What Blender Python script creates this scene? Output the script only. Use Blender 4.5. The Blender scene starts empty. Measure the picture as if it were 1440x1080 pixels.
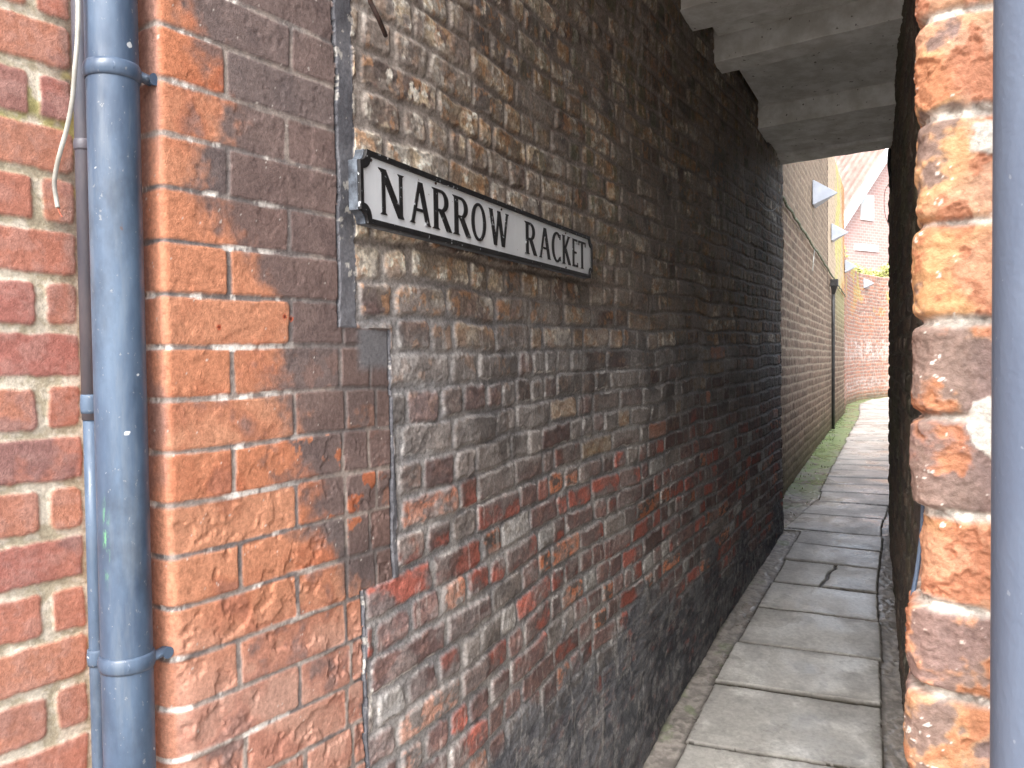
import bpy, bmesh, math, random
import numpy as np
from mathutils import Matrix, Vector

C = bpy.context.scene
col = C.collection
# ------------------------------------------------------------------ camera
CAMZ = 1.60
cam_d = bpy.data.cameras.new('camera'); cam = bpy.data.objects.new('camera', cam_d); col.objects.link(cam)
F = 1164.0
cam_d.sensor_width = 36.0; cam_d.lens = 36.0 * F / 1440.0
cam_d.clip_start = 0.02; cam_d.clip_end = 2000
phi = math.atan(33.0 / F); rho = 0.0118
fw = Vector((0, math.cos(phi), -math.sin(phi)))
rt0 = Vector((1, 0, 0)); up0 = rt0.cross(fw)
rt = rt0 * math.cos(rho) - up0 * math.sin(rho); upv = rt.cross(fw)
M = Matrix((rt, upv, -fw)).transposed().to_4x4(); M.translation = Vector((0, 0, CAMZ))
cam.matrix_world = M
C.camera = cam
C.render.resolution_x = 1024; C.render.resolution_y = 768
# ------------------------------------------------------------------ sky, sun, exposure
SUN_EL = math.radians(48); SUN_AZ = math.radians(205)      # azimuth from +Y clockwise: behind the camera, a little left
w = bpy.data.worlds.new('World'); C.world = w; w.use_nodes = True
nt = w.node_tree; nt.nodes.clear()
sky = nt.nodes.new('ShaderNodeTexSky'); sky.sky_type = 'NISHITA'; sky.sun_disc = False
sky.sun_elevation = SUN_EL; sky.sun_rotation = SUN_AZ
sky.air_density = 1.0; sky.dust_density = 4.0; sky.ozone_density = 0.6
hs = nt.nodes.new('ShaderNodeHueSaturation'); hs.inputs['Saturation'].default_value = 0.42
bg = nt.nodes.new('ShaderNodeBackground'); bg.inputs['Strength'].default_value = 0.15
wo = nt.nodes.new('ShaderNodeOutputWorld')
nt.links.new(sky.outputs[0], hs.inputs['Color']); nt.links.new(hs.outputs[0], bg.inputs[0]); nt.links.new(bg.outputs[0], wo.inputs[0])
sd = bpy.data.lights.new('sun', 'SUN'); sd.energy = 0.7; sd.angle = math.radians(40); sd.color = (1, 0.97, 0.92)
so = bpy.data.objects.new('sun', sd); col.objects.link(so)
sdir = Vector((math.sin(SUN_AZ) * math.cos(SUN_EL), math.cos(SUN_AZ) * math.cos(SUN_EL), math.sin(SUN_EL)))
so.rotation_euler = sdir.to_track_quat('Z', 'Y').to_euler()
C.view_settings.view_transform = 'Standard'; C.view_settings.look = 'None'
C.view_settings.exposure = 2.12; C.view_settings.gamma = 1.0
C.render.engine = 'CYCLES'
try:
    C.cycles.max_bounces = 10; C.cycles.diffuse_bounces = 7
except Exception: pass

# ------------------------------------------------------------------ noise (numpy)
def _hash(ix, iy, seed):
    h = (ix.astype(np.int64) * 374761393 + iy.astype(np.int64) * 668265263 + seed * 974634777) & 0xffffffff
    h = ((h ^ (h >> 13)) * 1274126177) & 0xffffffff
    h = h ^ (h >> 16)
    return (h & 0xffffff) / float(0xffffff)
def vnoise(x, y, seed=0):
    ix = np.floor(x); iy = np.floor(y); fx = x - ix; fy = y - iy
    fx = fx * fx * fx * (fx * (fx * 6 - 15) + 10); fy = fy * fy * fy * (fy * (fy * 6 - 15) + 10)
    a = _hash(ix, iy, seed); b = _hash(ix + 1, iy, seed); c = _hash(ix, iy + 1, seed); d = _hash(ix + 1, iy + 1, seed)
    return (a + (b - a) * fx) * (1 - fy) + (c + (d - c) * fx) * fy
def fbm(x, y, sc, seed=0, oc=4, g=0.5):
    t = 0; a = 1; n = 0
    for o in range(oc):
        r = 0.6 * o
        xr = x * math.cos(r) - y * math.sin(r); yr = x * math.sin(r) + y * math.cos(r)
        t = t + a * vnoise(xr * sc * 2 ** o + 17.3 * o, yr * sc * 2 ** o + 5.1 * o, seed + o * 7); n += a; a *= g
    return t / n
def ss(a, b, x):
    t = np.clip((x - a) / (b - a), 0, 1); return t * t * (3 - 2 * t)
def mixc(a, b, t):
    a = np.asarray(a, float); b = np.asarray(b, float)
    return a + (b - a) * t[..., None]

# ------------------------------------------------------------------ materials
def base_mat(name):
    m = bpy.data.materials.new(name); m.use_nodes = True
    n = m.node_tree; return m, n, n.nodes['Principled BSDF']
def N(n, t, **kw):
    x = n.nodes.new(t)
    for k, v in kw.items():
        if k in x.inputs: x.inputs[k].default_value = v
        else: setattr(x, k, v)
    return x
def attr_mat(name, rough=0.9, fine=420, bump=0.0012, spec=0.25, var=0.35, streak=False, sheen=None):
    """colour from the surface's own colour attribute, broken up by fine noise, with fine bump"""
    m, n, p = base_mat(name)
    a = N(n, 'ShaderNodeAttribute', attribute_name='Col')
    tc = N(n, 'ShaderNodeTexCoord')
    n1 = N(n, 'ShaderNodeTexNoise', Scale=fine * 0.35, Detail=6.0, Roughness=0.7)
    n2 = N(n, 'ShaderNodeTexNoise', Scale=fine, Detail=3.0, Roughness=0.6)
    for q in (n1, n2): n.links.new(tc.outputs['Object'], q.inputs['Vector'])
    mr = N(n, 'ShaderNodeMapRange'); mr.inputs[1].default_value = 0.3; mr.inputs[2].default_value = 0.7
    mr.inputs[3].default_value = 1 - var; mr.inputs[4].default_value = 1 + var
    n.links.new(n1.outputs['Fac'], mr.inputs[0])
    mx = N(n, 'ShaderNodeVectorMath', operation='SCALE')
    n.links.new(a.outputs['Color'], mx.inputs[0]); n.links.new(mr.outputs[0], mx.inputs['Scale'])
    n.links.new(mx.outputs[0], p.inputs['Base Color'])
    add = N(n, 'ShaderNodeMath', operation='ADD'); n.links.new(n1.outputs['Fac'], add.inputs[0]); n.links.new(n2.outputs['Fac'], add.inputs[1])
    b = N(n, 'ShaderNodeBump', Strength=0.8, Distance=bump); n.links.new(add.outputs[0], b.inputs['Height'])
    n.links.new(b.outputs[0], p.inputs['Normal'])
    p.inputs['Roughness'].default_value = rough; p.inputs['Specular IOR Level'].default_value = spec
    if sheen:
        r = N(n, 'ShaderNodeMapRange'); r.inputs[1].default_value = 0.35; r.inputs[2].default_value = 0.65
        r.inputs[3].default_value = sheen[0]; r.inputs[4].default_value = sheen[1]
        n3 = N(n, 'ShaderNodeTexNoise', Scale=4.0, Detail=4.0); n.links.new(tc.outputs['Object'], n3.inputs['Vector'])
        n.links.new(n3.outputs['Fac'], r.inputs[0]); n.links.new(r.outputs[0], p.inputs['Roughness'])
    return m
def paint(name, c1, c2, rough=0.5, scale=30, bump=0.0006, stretch=(1, 1, 1), lo=0.4, hi=0.62, spots=None, spotc=(0.7, 0.7, 0.7), metal=0):
    m, n, p = base_mat(name)
    tc = N(n, 'ShaderNodeTexCoord'); mp = N(n, 'ShaderNodeMapping'); mp.inputs['Scale'].default_value = stretch
    n.links.new(tc.outputs['Object'], mp.inputs['Vector'])
    n1 = N(n, 'ShaderNodeTexNoise', Scale=scale, Detail=8.0, Roughness=0.65); n.links.new(mp.outputs[0], n1.inputs['Vector'])
    cr = N(n, 'ShaderNodeValToRGB'); cr.color_ramp.elements[0].position = lo; cr.color_ramp.elements[1].position = hi
    cr.color_ramp.elements[0].color = (*c1, 1); cr.color_ramp.elements[1].color = (*c2, 1)
    n.links.new(n1.outputs['Fac'], cr.inputs[0]); out = cr.outputs[0]
    if spots:
        n2 = N(n, 'ShaderNodeTexNoise', Scale=spots[0], Detail=2.0, Roughness=0.5); n.links.new(tc.outputs['Object'], n2.inputs['Vector'])
        r2 = N(n, 'ShaderNodeMapRange'); r2.inputs[1].default_value = spots[1]; r2.inputs[2].default_value = spots[1] + 0.03
        n.links.new(n2.outputs['Fac'], r2.inputs[0])
        mx = N(n, 'ShaderNodeMix', data_type='RGBA'); n.links.new(r2.outputs[0], mx.inputs[0])
        n.links.new(out, mx.inputs[6]); mx.inputs[7].default_value = (*spotc, 1); out = mx.outputs[2]
    n.links.new(out, p.inputs['Base Color'])
    n4 = N(n, 'ShaderNodeTexNoise', Scale=scale * 8, Detail=4.0); n.links.new(tc.outputs['Object'], n4.inputs['Vector'])
    b = N(n, 'ShaderNodeBump', Strength=0.6, Distance=bump); n.links.new(n4.outputs['Fac'], b.inputs['Height']); n.links.new(b.outputs[0], p.inputs['Normal'])
    p.inputs['Roughness'].default_value = rough; p.inputs['Metallic'].default_value = metal
    return m

MB = attr_mat('weathered_brick', 0.92, 420, 0.0012, 0.12, 0.28)
MO = attr_mat('sooty_brick', 0.82, 380, 0.0016, 0.35, 0.45)
MFAR = attr_mat('far_brick', 0.9, 60, 0.004, 0.2, 0.3)
MP = attr_mat('paving_stone', 0.6, 160, 0.0005, 0.5, 0.22, sheen=(0.16, 0.48))
M_pipe = paint('blue_black_painted_iron', (0.055, 0.084, 0.135), (0.10, 0.15, 0.225), 0.40, 11, 0.0005, (1, 1, 0.25), spots=(60, 0.745), spotc=(0.55, 0.58, 0.6))
def weather_pipe(m, zc=None):
    n = m.node_tree; p = n.nodes['Principled BSDF']; src = p.inputs['Base Color'].links[0].from_socket
    tc = N(n, 'ShaderNodeTexCoord')
    def layer(src, scale, st, t0, t1, c, amt, det=6.0, rough=0.7):
        mp = N(n, 'ShaderNodeMapping'); mp.inputs['Scale'].default_value = st; n.links.new(tc.outputs['Object'], mp.inputs['Vector'])
        q = N(n, 'ShaderNodeTexNoise', Scale=scale, Detail=det, Roughness=rough); n.links.new(mp.outputs[0], q.inputs['Vector'])
        a = N(n, 'ShaderNodeMapRange'); a.inputs[1].default_value = t0; a.inputs[2].default_value = t1; a.inputs[4].default_value = amt; n.links.new(q.outputs['Fac'], a.inputs[0])
        x = N(n, 'ShaderNodeMix', data_type='RGBA'); n.links.new(a.outputs[0], x.inputs[0]); n.links.new(src, x.inputs[6]); x.inputs[7].default_value = (*c, 1)
        return x.outputs[2], a
    src, _ = layer(src, 30, (1, 1, 0.12), 0.50, 0.72, (0.17, 0.20, 0.23), 0.6)      # chalky vertical runs
    src, _ = layer(src, 7, (1, 1, 0.6), 0.52, 0.66, (0.028, 0.038, 0.056), 0.5)     # darker grimy areas
    src, _ = layer(src, 120, (1, 1, 0.7), 0.66, 0.70, (0.30, 0.31, 0.31), 0.5, 3.0) # specks
    src, _ = layer(src, 22, (1, 1, 0.5), 0.70, 0.74, (0.11, 0.055, 0.03), 0.7)      # rust
    if zc is not None:
        src, a = layer(src, 90, (1, 1, 0.25), 0.53, 0.60, (0.16, 0.42, 0.20), 0.7)  # green paint scuff
        sp_ = N(n, 'ShaderNodeVectorMath', operation='DISTANCE'); mp = N(n, 'ShaderNodeMapping'); mp.inputs['Scale'].default_value = (1, 1, 0.1); n.links.new(tc.outputs['Object'], mp.inputs['Vector'])
        n.links.new(mp.outputs[0], sp_.inputs[0]); sp_.inputs[1].default_value = (zc[0], zc[1], zc[2] * 0.1)
        b = N(n, 'ShaderNodeMapRange'); b.inputs[1].default_value = 0.0075; b.inputs[2].default_value = 0.003; n.links.new(sp_.outputs['Value'], b.inputs[0])
        mu = N(n, 'ShaderNodeMath', operation='MULTIPLY'); n.links.new(a.outputs[0], mu.inputs[0]); n.links.new(b.outputs[0], mu.inputs[1])
        x = src.node; n.links.new(mu.outputs[0], x.inputs[0])
    n.links.new(src, p.inputs['Base Color'])
    rr_ = N(n, 'ShaderNodeMapRange'); q = N(n, 'ShaderNodeTexNoise', Scale=25.0, Detail=5.0); n.links.new(tc.outputs['Object'], q.inputs['Vector'])
    n.links.new(q.outputs['Fac'], rr_.inputs[0]); rr_.inputs[1].default_value = 0.35; rr_.inputs[2].default_value = 0.65; rr_.inputs[3].default_value = 0.30; rr_.inputs[4].default_value = 0.62
    n.links.new(rr_.outputs[0], p.inputs['Roughness'])
weather_pipe(M_pipe, (-0.548, 1.105, 1.365))
M_pipe2 = paint('grey_painted_pipe', (0.07, 0.075, 0.10), (0.15, 0.135, 0.15), 0.45, 10, 0.0003, (1, 1, 0.3))
M_pipe3 = paint('slate_blue_pipe', (0.105, 0.14, 0.205), (0.125, 0.165, 0.235), 0.42, 25, 0.0006, (1, 1, 0.3), spots=(150, 0.72), spotc=(0.2, 0.24, 0.3))
M_cable = paint('dirty_white_cable', (0.28, 0.27, 0.24), (0.55, 0.55, 0.5), 0.5, 8)
M_copper = paint('copper_core', (0.3, 0.05, 0.03), (0.4, 0.1, 0.05), 0.5, 30)
M_black = paint('chipped_black_paint', (0.006, 0.006, 0.007), (0.016, 0.016, 0.018), 0.6, 60, spots=(90, 0.67), spotc=(0.4, 0.42, 0.45))
M_edge = paint('weathered_sign_edge', (0.025, 0.03, 0.04), (0.15, 0.18, 0.22), 0.5, 40, lo=0.38, hi=0.7)
M_white = paint('sign_white_enamel', (0.78, 0.82, 0.86), (0.88, 0.92, 0.95), 0.4, 9, stretch=(1, 1, 0.4), spots=(110, 0.74), spotc=(0.25, 0.2, 0.17))
M_ceil = paint('dirty_white_timber', (0.60, 0.585, 0.55), (0.82, 0.815, 0.80), 0.7, 9, 0.002, (1, 1, 1), spots=(35, 0.70), spotc=(0.15, 0.14, 0.12))
M_rust = paint('rusty_iron', (0.03, 0.022, 0.02), (0.09, 0.05, 0.04), 0.8, 60)
M_lamp = paint('white_metal_cone', (0.30, 0.33, 0.39), (0.38, 0.41, 0.47), 0.5, 5)
M_blk = paint('black_iron', (0.01, 0.01, 0.01), (0.03, 0.03, 0.03), 0.5, 20)
M_vine = paint('mossy_cable', (0.05, 0.06, 0.03), (0.3, 0.32, 0.22), 0.8, 40)
M_leaf = paint('yellow_green_leaf', (0.28, 0.30, 0.08), (0.6, 0.58, 0.25), 0.6, 3)
M_moss = paint('moss_leaf', (0.13, 0.17, 0.07), (0.20, 0.24, 0.12), 0.8, 9)
M_stem = paint('dry_stem', (0.18, 0.14, 0.09), (0.3, 0.25, 0.17), 0.8, 20)
M_wframe = paint('white_window_paint', (0.75, 0.75, 0.75), (0.82, 0.82, 0.82), 0.4, 10)
M_glass, _n, _p = base_mat('window_glass'); _p.inputs['Base Color'].default_value = (0.6, 0.64, 0.68, 1); _p.inputs['Roughness'].default_value = 0.08
M_tile = paint('pink_grey_roof_tile', (0.20, 0.14, 0.12), (0.28, 0.21, 0.185), 0.8, 3)

# ------------------------------------------------------------------ object helpers
def tag(o, label=None, cat=None, group=None, kind=None):
    if label: o['label'] = label
    if cat: o['category'] = cat
    if group: o['group'] = group
    if kind: o['kind'] = kind
    return o
def empty(name, loc):
    o = bpy.data.objects.new(name, None); col.objects.link(o); o.location = loc; o.empty_display_size = 0.1
    return o
def link(name, me, mat, parent=None, world=True):
    o = bpy.data.objects.new(name, me); col.objects.link(o)
    if mat: me.materials.append(mat)
    if parent:
        o.parent = parent
        if world: o.matrix_parent_inverse = parent.matrix_basis.inverted()
    return o
def from_arrays(name, V, Fq, cols=None):
    me = bpy.data.meshes.new(name)
    me.vertices.add(len(V)); me.vertices.foreach_set('co', V.astype(np.float32).ravel())
    me.loops.add(Fq.size); me.loops.foreach_set('vertex_index', Fq.astype(np.int32).ravel())
    me.polygons.add(len(Fq)); me.polygons.foreach_set('loop_start', np.arange(len(Fq), dtype=np.int32) * 4)
    try: me.polygons.foreach_set('loop_total', np.full(len(Fq), 4, dtype=np.int32))
    except Exception: pass
    me.update(calc_edges=True)
    me.polygons.foreach_set('use_smooth', np.ones(len(Fq), dtype=bool))
    if cols is not None:
        a = me.attributes.new('Col', 'FLOAT_COLOR', 'POINT')
        c4 = np.ones((len(V), 4), dtype=np.float32); c4[:, :3] = np.clip(cols, 0.002, 0.95); a.data.foreach_set('color', c4.ravel())
    return me
def grid_mesh(name, P, cols, mask=None, back=None):
    """P (ny,nx,3) grid of points; mask (ny-1,nx-1) chooses faces; back = (ny,nx,3) back points -> closes the body"""
    ny, nx = P.shape[:2]
    idx = np.arange(ny * nx).reshape(ny, nx)
    q = np.stack([idx[:-1, :-1], idx[:-1, 1:], idx[1:, 1:], idx[1:, :-1]], -1)
    V = P.reshape(-1, 3); cc = cols.reshape(-1, 3)
    if mask is not None:
        q = q[mask]
    q = q.reshape(-1, 4)
    if back is not None:
        ring = np.concatenate([idx[0, :], idx[1:, -1], idx[-1, -2::-1], idx[-2:0:-1, 0]])
        n0 = len(V); V = np.concatenate([V, back.reshape(-1, 3)[ring]]); cc = np.concatenate([cc, cc[ring]])
        k = len(ring); a = np.arange(k); b = (a + 1) % k
        q = np.concatenate([q, np.stack([ring[b], ring[a], n0 + a, n0 + b], -1)])
        c0, c1, c2, c3 = 0, nx - 1, nx - 1 + ny - 1, 2 * (nx - 1) + ny - 1
        ti = np.arange(nx); top = (nx - 1) + (ny - 1) + (nx - 1 - ti)
        q = np.concatenate([q, np.stack([n0 + ti[1:], n0 + ti[:-1], n0 + top[:-1], n0 + top[1:]], -1)])
    used, inv = np.unique(q, return_inverse=True)
    return from_arrays(name, V[used], inv.reshape(-1, 4), cc[used])
def steps(*br):
    out = [np.array([br[0][0]])]
    for a, b, st in br:
        n = max(1, int(round((b - a) / st))); out.append(np.linspace(a, b, n + 1)[1:])
    return np.concatenate(out)
def tube(name, pts, r, mat, parent=None, seg=20, cap=True, closed=False):
    bm = bmesh.new(); pts = [Vector(p) for p in pts]; rings = []
    rr = r if isinstance(r, (list, tuple)) else [r] * len(pts)
    prev = None
    for i, p in enumerate(pts):
        d = (pts[min(i + 1, len(pts) - 1)] - pts[max(i - 1, 0)]).normalized()
        if prev is None:
            a = d.orthogonal().normalized()
        else:
            a = (prev - d * prev.dot(d)).normalized()
        prev = a; b = d.cross(a)
        rings.append([bm.verts.new(p + (a * math.cos(2 * math.pi * k / seg) + b * math.sin(2 * math.pi * k / seg)) * rr[i]) for k in range(seg)])
    for i in range(len(rings) - 1):
        for k in range(seg):
            f = bm.faces.new((rings[i][k], rings[i][(k + 1) % seg], rings[i + 1][(k + 1) % seg], rings[i + 1][k])); f.smooth = True
    if cap:
        bm.faces.new(rings[0][::-1]); bm.faces.new(rings[-1])
    me = bpy.data.meshes.new(name); bm.to_mesh(me); bm.free()
    return link(name, me, mat, parent)
def prism(bm, poly, z0, z1, T=None):
    """poly list of (x,y); extruded between z0 and z1 of the local frame, T maps local->world"""
    T = T or Matrix.Identity(4)
    a = [bm.verts.new(T @ Vector((x, y, z0))) for x, y in poly]; b = [bm.verts.new(T @ Vector((x, y, z1))) for x, y in poly]
    n = len(poly)
    bm.faces.new(a[::-1]); bm.faces.new(b)
    for i in range(n): bm.faces.new((a[i], a[(i + 1) % n], b[(i + 1) % n], b[i]))
def bmobj(name, bm, mat, parent=None, bevel=0):
    bmesh.ops.recalc_face_normals(bm, faces=bm.faces)
    me = bpy.data.meshes.new(name); bm.to_mesh(me); bm.free()
    o = link(name, me, mat, parent)
    if bevel:
        b = o.modifiers.new('bevel', 'BEVEL'); b.width = bevel; b.segments = 2; b.limit_method = 'ANGLE'
    return o

# ------------------------------------------------------------------ brick field
RT = np.random.RandomState(5).rand(8192, 6)
def brick_field(S, Z, z0, ch, bond, mj=0.006, rad=0.008, edge=0.002, wob=0.004, seed=0, jit=0.0, slopef=None):
    """returns dict: d (signed distance to the brick outline, <0 inside), r (per brick randoms), lx, ly (0..1 in brick), crs"""
    Sw = S + (fbm(S, Z, 9, seed + 1, 2) - 0.5) * wob * 2
    Zw = Z + (fbm(S, Z * 0.4, 3.2, seed + 2, 3) - 0.5) * wob * 4
    if slopef is not None: Zw = Zw + slopef(S, Z)
    if np.isscalar(ch):
        ci = np.floor((Zw - z0) / ch).astype(int); zb = z0 + ci * ch; chh = ch
    else:
        e = np.asarray(ch); ci = np.clip(np.searchsorted(e, Zw) - 1, 0, len(e) - 2); zb = e[ci]; chh = e[ci + 1] - e[ci]
    L = np.zeros_like(S); R = np.zeros_like(S); bi = np.zeros(S.shape, int)
    smin, smax = Sw.min() - 1, Sw.max() + 1
    for c in np.unique(ci):
        m = ci == c
        j = bond(c, smin, smax, np.random.RandomState((c * 7919 + seed * 101 + 100003) % 2 ** 31))
        k = np.clip(np.searchsorted(j, Sw[m]) - 1, 0, len(j) - 2)
        L[m] = j[k]; R[m] = j[k + 1]; bi[m] = k
    rid = (ci * 733 + bi * 131 + seed * 977) % 8192
    r = RT[rid]
    shr = jit * r[..., 5]
    hx = (R - L) / 2 - mj - shr; hy = chh / 2 - mj - shr * 0.6
    x = Sw - (L + R) / 2; y = Zw - (zb + chh / 2) + (r[..., 4] - 0.5) * jit
    ang = (r[..., 3] - 0.5) * jit * 6
    y = y + x * ang
    ra = rad * (0.5 + r[..., 2])
    qx = np.abs(x) - (hx - ra); qy = np.abs(y) - (hy - ra)
    d = np.sqrt(np.maximum(qx, 0) ** 2 + np.maximum(qy, 0) ** 2) + np.minimum(np.maximum(qx, qy), 0) - ra
    d = d + (fbm(S, Z, 70, seed + 3, 3) - 0.5) * edge * 2 + (fbm(S, Z, 22, seed + 4, 2) - 0.5) * edge * 2
    return dict(d=d, r=r, lx=(Sw - L) / np.maximum(R - L, 1e-4), ly=(Zw - zb) / chh, crs=ci, x=x, y=y)
def header_stretcher(first_even, first_odd, st=0.2250, hd=0.1125, start=0.0):
    """English bond measured from 'start': even courses and odd courses; to the left of start the pattern just runs on"""
    def f(c, a, b, rs):
        out = [start]
        ln = hd if c % 2 else st
        first = first_odd if c % 2 else first_even
        x = start
        for l in first: x += l; out.append(x)
        i = 0
        while x < b: x += ln * (1 + rs.uniform(-0.03, 0.03)); out.append(x)
        x = start
        while x > a: x -= ln * (1 + rs.uniform(-0.03, 0.03)); out.insert(0, x)
        return np.array(out)
    return f
def rough_bond(st=0.235, hd=0.112, every=2, rnd=0.15):
    def f(c, a, b, rs):
        x = a - rs.uniform(0, 0.3); out = [x]
        while x < b:
            k = (c % every == 0)
            ln = hd if (k and rs.rand() > 0.25) else (st if rs.rand() > 0.3 else hd)
            x += ln * rs.uniform(1 - rnd, 1 + rnd); out.append(x)
        return np.array(out)
    return f

class Path:
    def __init__(s, pts, smooth=0.0):
        pts = np.array(pts, float)
        d = np.r_[0, np.cumsum(np.hypot(*np.diff(pts, axis=0).T))]
        s.L = d[-1]; t = np.arange(0, s.L + 0.002, 0.004)
        x = np.interp(t, d, pts[:, 0]); y = np.interp(t, d, pts[:, 1])
        if smooth > 0:
            k = max(3, int(smooth / 0.004) | 1); ker = np.hanning(k + 2)[1:-1]; ker /= ker.sum()
            def sm(v):
                h = k // 2; p = np.r_[2 * v[0] - v[h:0:-1], v, 2 * v[-1] - v[-2:-h - 2:-1]]; return np.convolve(p, ker, 'valid')
            x, y = sm(x), sm(y)
        s.t = t; s.x = x; s.y = y
        dx = np.gradient(x); dy = np.gradient(y); l = np.hypot(dx, dy); s.tx = dx / l; s.ty = dy / l
    def pos(s, v): return np.interp(v, s.t, s.x), np.interp(v, s.t, s.y)
    def tan(s, v):
        a, b = np.interp(v, s.t, s.tx), np.interp(v, s.t, s.ty); l = np.hypot(a, b); return a / l, b / l

# plan of the place (metres, camera at the origin, Y ahead)
AL = (0.556, 0.831)                     # direction into the alley along the mouth's left jamb
FC = (0.831, -0.556)                    # direction of the street front, left to right
PC = np.array([-0.485, 1.163])          # left jamb corner
OLD = [(-0.285, 1.462), (-0.155, 1.70), (0.0, 2.06), (0.2266, 2.56), (0.464, 3.0), (0.80, 3.65), (1.779, 5.45)]
def Lx(y):                              # left passage wall
    ys = [p[1] for p in OLD]; xs = [p[0] for p in OLD]
    y = np.asarray(y, float)
    return np.where(y < ys[0], xs[0] + (y - ys[0]) * 0.669, np.interp(y, ys, xs))
SEC = [(1.46, 5.02), (2.15, 6.5), (5.53, 13.77), (5.82, 14.5), (6.55, 16.2), (7.5, 17.9), (8.5, 19.0), (9.8, 19.7), (12.5, 20.0), (16, 20.1)]
def Lx2(y):
    return np.interp(y, [p[1] for p in SEC[:8]], [p[0] for p in SEC[:8]])
def Rx(y): return 0.1595 + 0.428 * np.asarray(y, float)
G_y = [-400, 1.5, 2.5, 3.0, 4.2, 5.45, 6.5, 8.6, 11, 14, 400]
G_z = [0.0, 0.0, 0.07, 0.126, 0.30, 0.467, 0.55, 0.61, 0.65, 0.66, 0.66]
def gz(y): return np.interp(y, G_y, G_z)

# ------------------------------------------------------------------ left jamb + old passage wall (one surface, two walls)
LEG = 0.21
oldp = Path([tuple(PC + np.array(AL) * 0.0), tuple(PC + np.array(AL) * 0.345)] + OLD[1:], smooth=0.35)
sS = steps((-LEG - 0.02, -0.07, 0.006), (-0.07, 0.60, 0.0021), (0.60, 1.4, 0.0030), (1.4, 2.6, 0.0048), (2.6, oldp.L, 0.0085))
zS = steps((-CAMZ - 0.02 + 0.0, -1.15, 0.008), (-1.15, 1.0, 0.0027), (1.0, 1.5, 0.006), (1.5, 1.9, 0.02), (1.9, 4.4, 0.07))  # heights relative to the camera
S, Z = np.meshgrid(sS, zS)
rc = 0.006 + 0.030 * ss(-0.30, -0.50, Z) + 0.004 * (vnoise(Z * 14, Z * 0 + 3, 8))
half = rc * math.pi / 4
# corner path
tt = np.abs(S); off = rc * (1 - math.pi / 4)
ox, oy = oldp.pos(np.maximum(S, 0) + np.where(S > 0, off, 0))
otx, oty = oldp.tan(np.maximum(S, 0))
px = np.where(S > 0, ox, PC[0] - FC[0] * (-S + off)); py = np.where(S > 0, oy, PC[1] - FC[1] * (-S + off))
nx_ = np.where(S > 0, oty, -AL[0]); ny_ = np.where(S > 0, -otx, -AL[1])
ina = tt < half
ang = np.where(ina, S / np.maximum(rc, 1e-5) + math.pi / 4, 0)      # 0..pi/2 from front to jamb
ccx = PC[0] + (AL[0] - FC[0]) * rc; ccy = PC[1] + (AL[1] - FC[1]) * rc
a1 = -np.array(AL); a2 = np.array(FC)
anx = np.cos(ang) * a1[0] + np.sin(ang) * a2[0]; any_ = np.cos(ang) * a1[1] + np.sin(ang) * a2[1]
px = np.where(ina, ccx + anx * rc, px); py = np.where(ina, ccy + any_ * rc, py)
nx_ = np.where(ina, anx, nx_); ny_ = np.where(ina, any_, ny_)
# pier bricks: 75 mm gauge, English bond with header first on odd courses; the two faces share courses
jb = header_stretcher([0.226], [0.109, 0.235 - 0.0], st=0.2250, hd=0.1125, start=0.0)
def jbond(c, a, b, rs):
    out = [-0.35, -0.225 if c % 2 == 0 else -0.22]
    if c % 2: out += [-0.22 + 0.0]
    inner = [0.111, 0.111 + 0.226, 0.111 + 0.30] if c % 2 else [0.229, 0.229 + 0.112, 0.229 + 0.112 + 0.085]
    out = [-0.35, -0.23] + [v + rs.uniform(-0.006, 0.006) for v in inner]
    x = out[-1]
    while x < b: x += 0.2; out.append(x)
    return np.array(out)
fp = brick_field(S, Z, 0.0260, 0.0748, jbond, mj=0.0030, rad=0.005, edge=0.0013, wob=0.0026, seed=11, jit=0.001)
# old bricks: 70 mm gauge
fo = brick_field(S, Z, 0.010, 0.0690, rough_bond(0.225, 0.108, 2, 0.20), mj=0.0052, rad=0.012, edge=0.0042, wob=0.0065, seed=23, jit=0.006,
                 slopef=lambda s, z: -0.018 * (s - 0.4) * ss(0.4, 0.9, s))
n_lo = fbm(S, Z, 3, 41, 4); n_md = fbm(S, Z, 11, 42, 5, 0.6); n_hi = fbm(S, Z, 45, 43, 4, 0.65); n_f = fbm(S, Z, 150, 44, 2, 0.7)
n_v = fbm(S * 1.0, Z * 0.22, 30, 45, 4, 0.6)       # vertical streaks
edgeS = np.where(Z > 0.062, 0.332, np.where(Z > -0.412, 0.467, 0.372)) + (fbm(S * 0, Z, 12, 50, 3) - 0.5) * 0.010
isp = S < edgeS
# ---- pier height + colour
inb = ss(0.0012, -0.0022, fp['d'])
erode = ss(0.56, 0.64, fbm(S, Z, 16, 61, 5, 0.6) + 0.10 * ss(-0.35, -0.6, Z)) * ss(-0.02, 0.01, S)     # spalled patches, more of them low down
hp = inb * 0.0018 + (fp['r'][..., 0] - 0.5) * 0.0022 * inb + (n_md - 0.5) * 0.0038 * (0.25 + ss(-0.2, -0.5, Z)) + (n_hi - 0.5) * 0.0011 - erode * inb * 0.0034 * (0.3 + 0.7 * ss(-0.1, -0.4, Z)) * (0.5 + n_hi)
orange = mixc((0.48, 0.18, 0.095), (0.51, 0.25, 0.155), fp['r'][..., 1])
orange = mixc(orange, (0.36, 0.105, 0.055), ss(0.45, 0.75, n_md) * 0.55)
pink = mixc((0.47, 0.285, 0.225), (0.41, 0.205, 0.155), ss(0.4, 0.7, n_md))
br = mixc(orange, pink, ss(-0.30, -0.50, Z + (n_lo - 0.5) * 0.15) * (0.55 + 0.45 * fp['r'][..., 2]))
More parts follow.
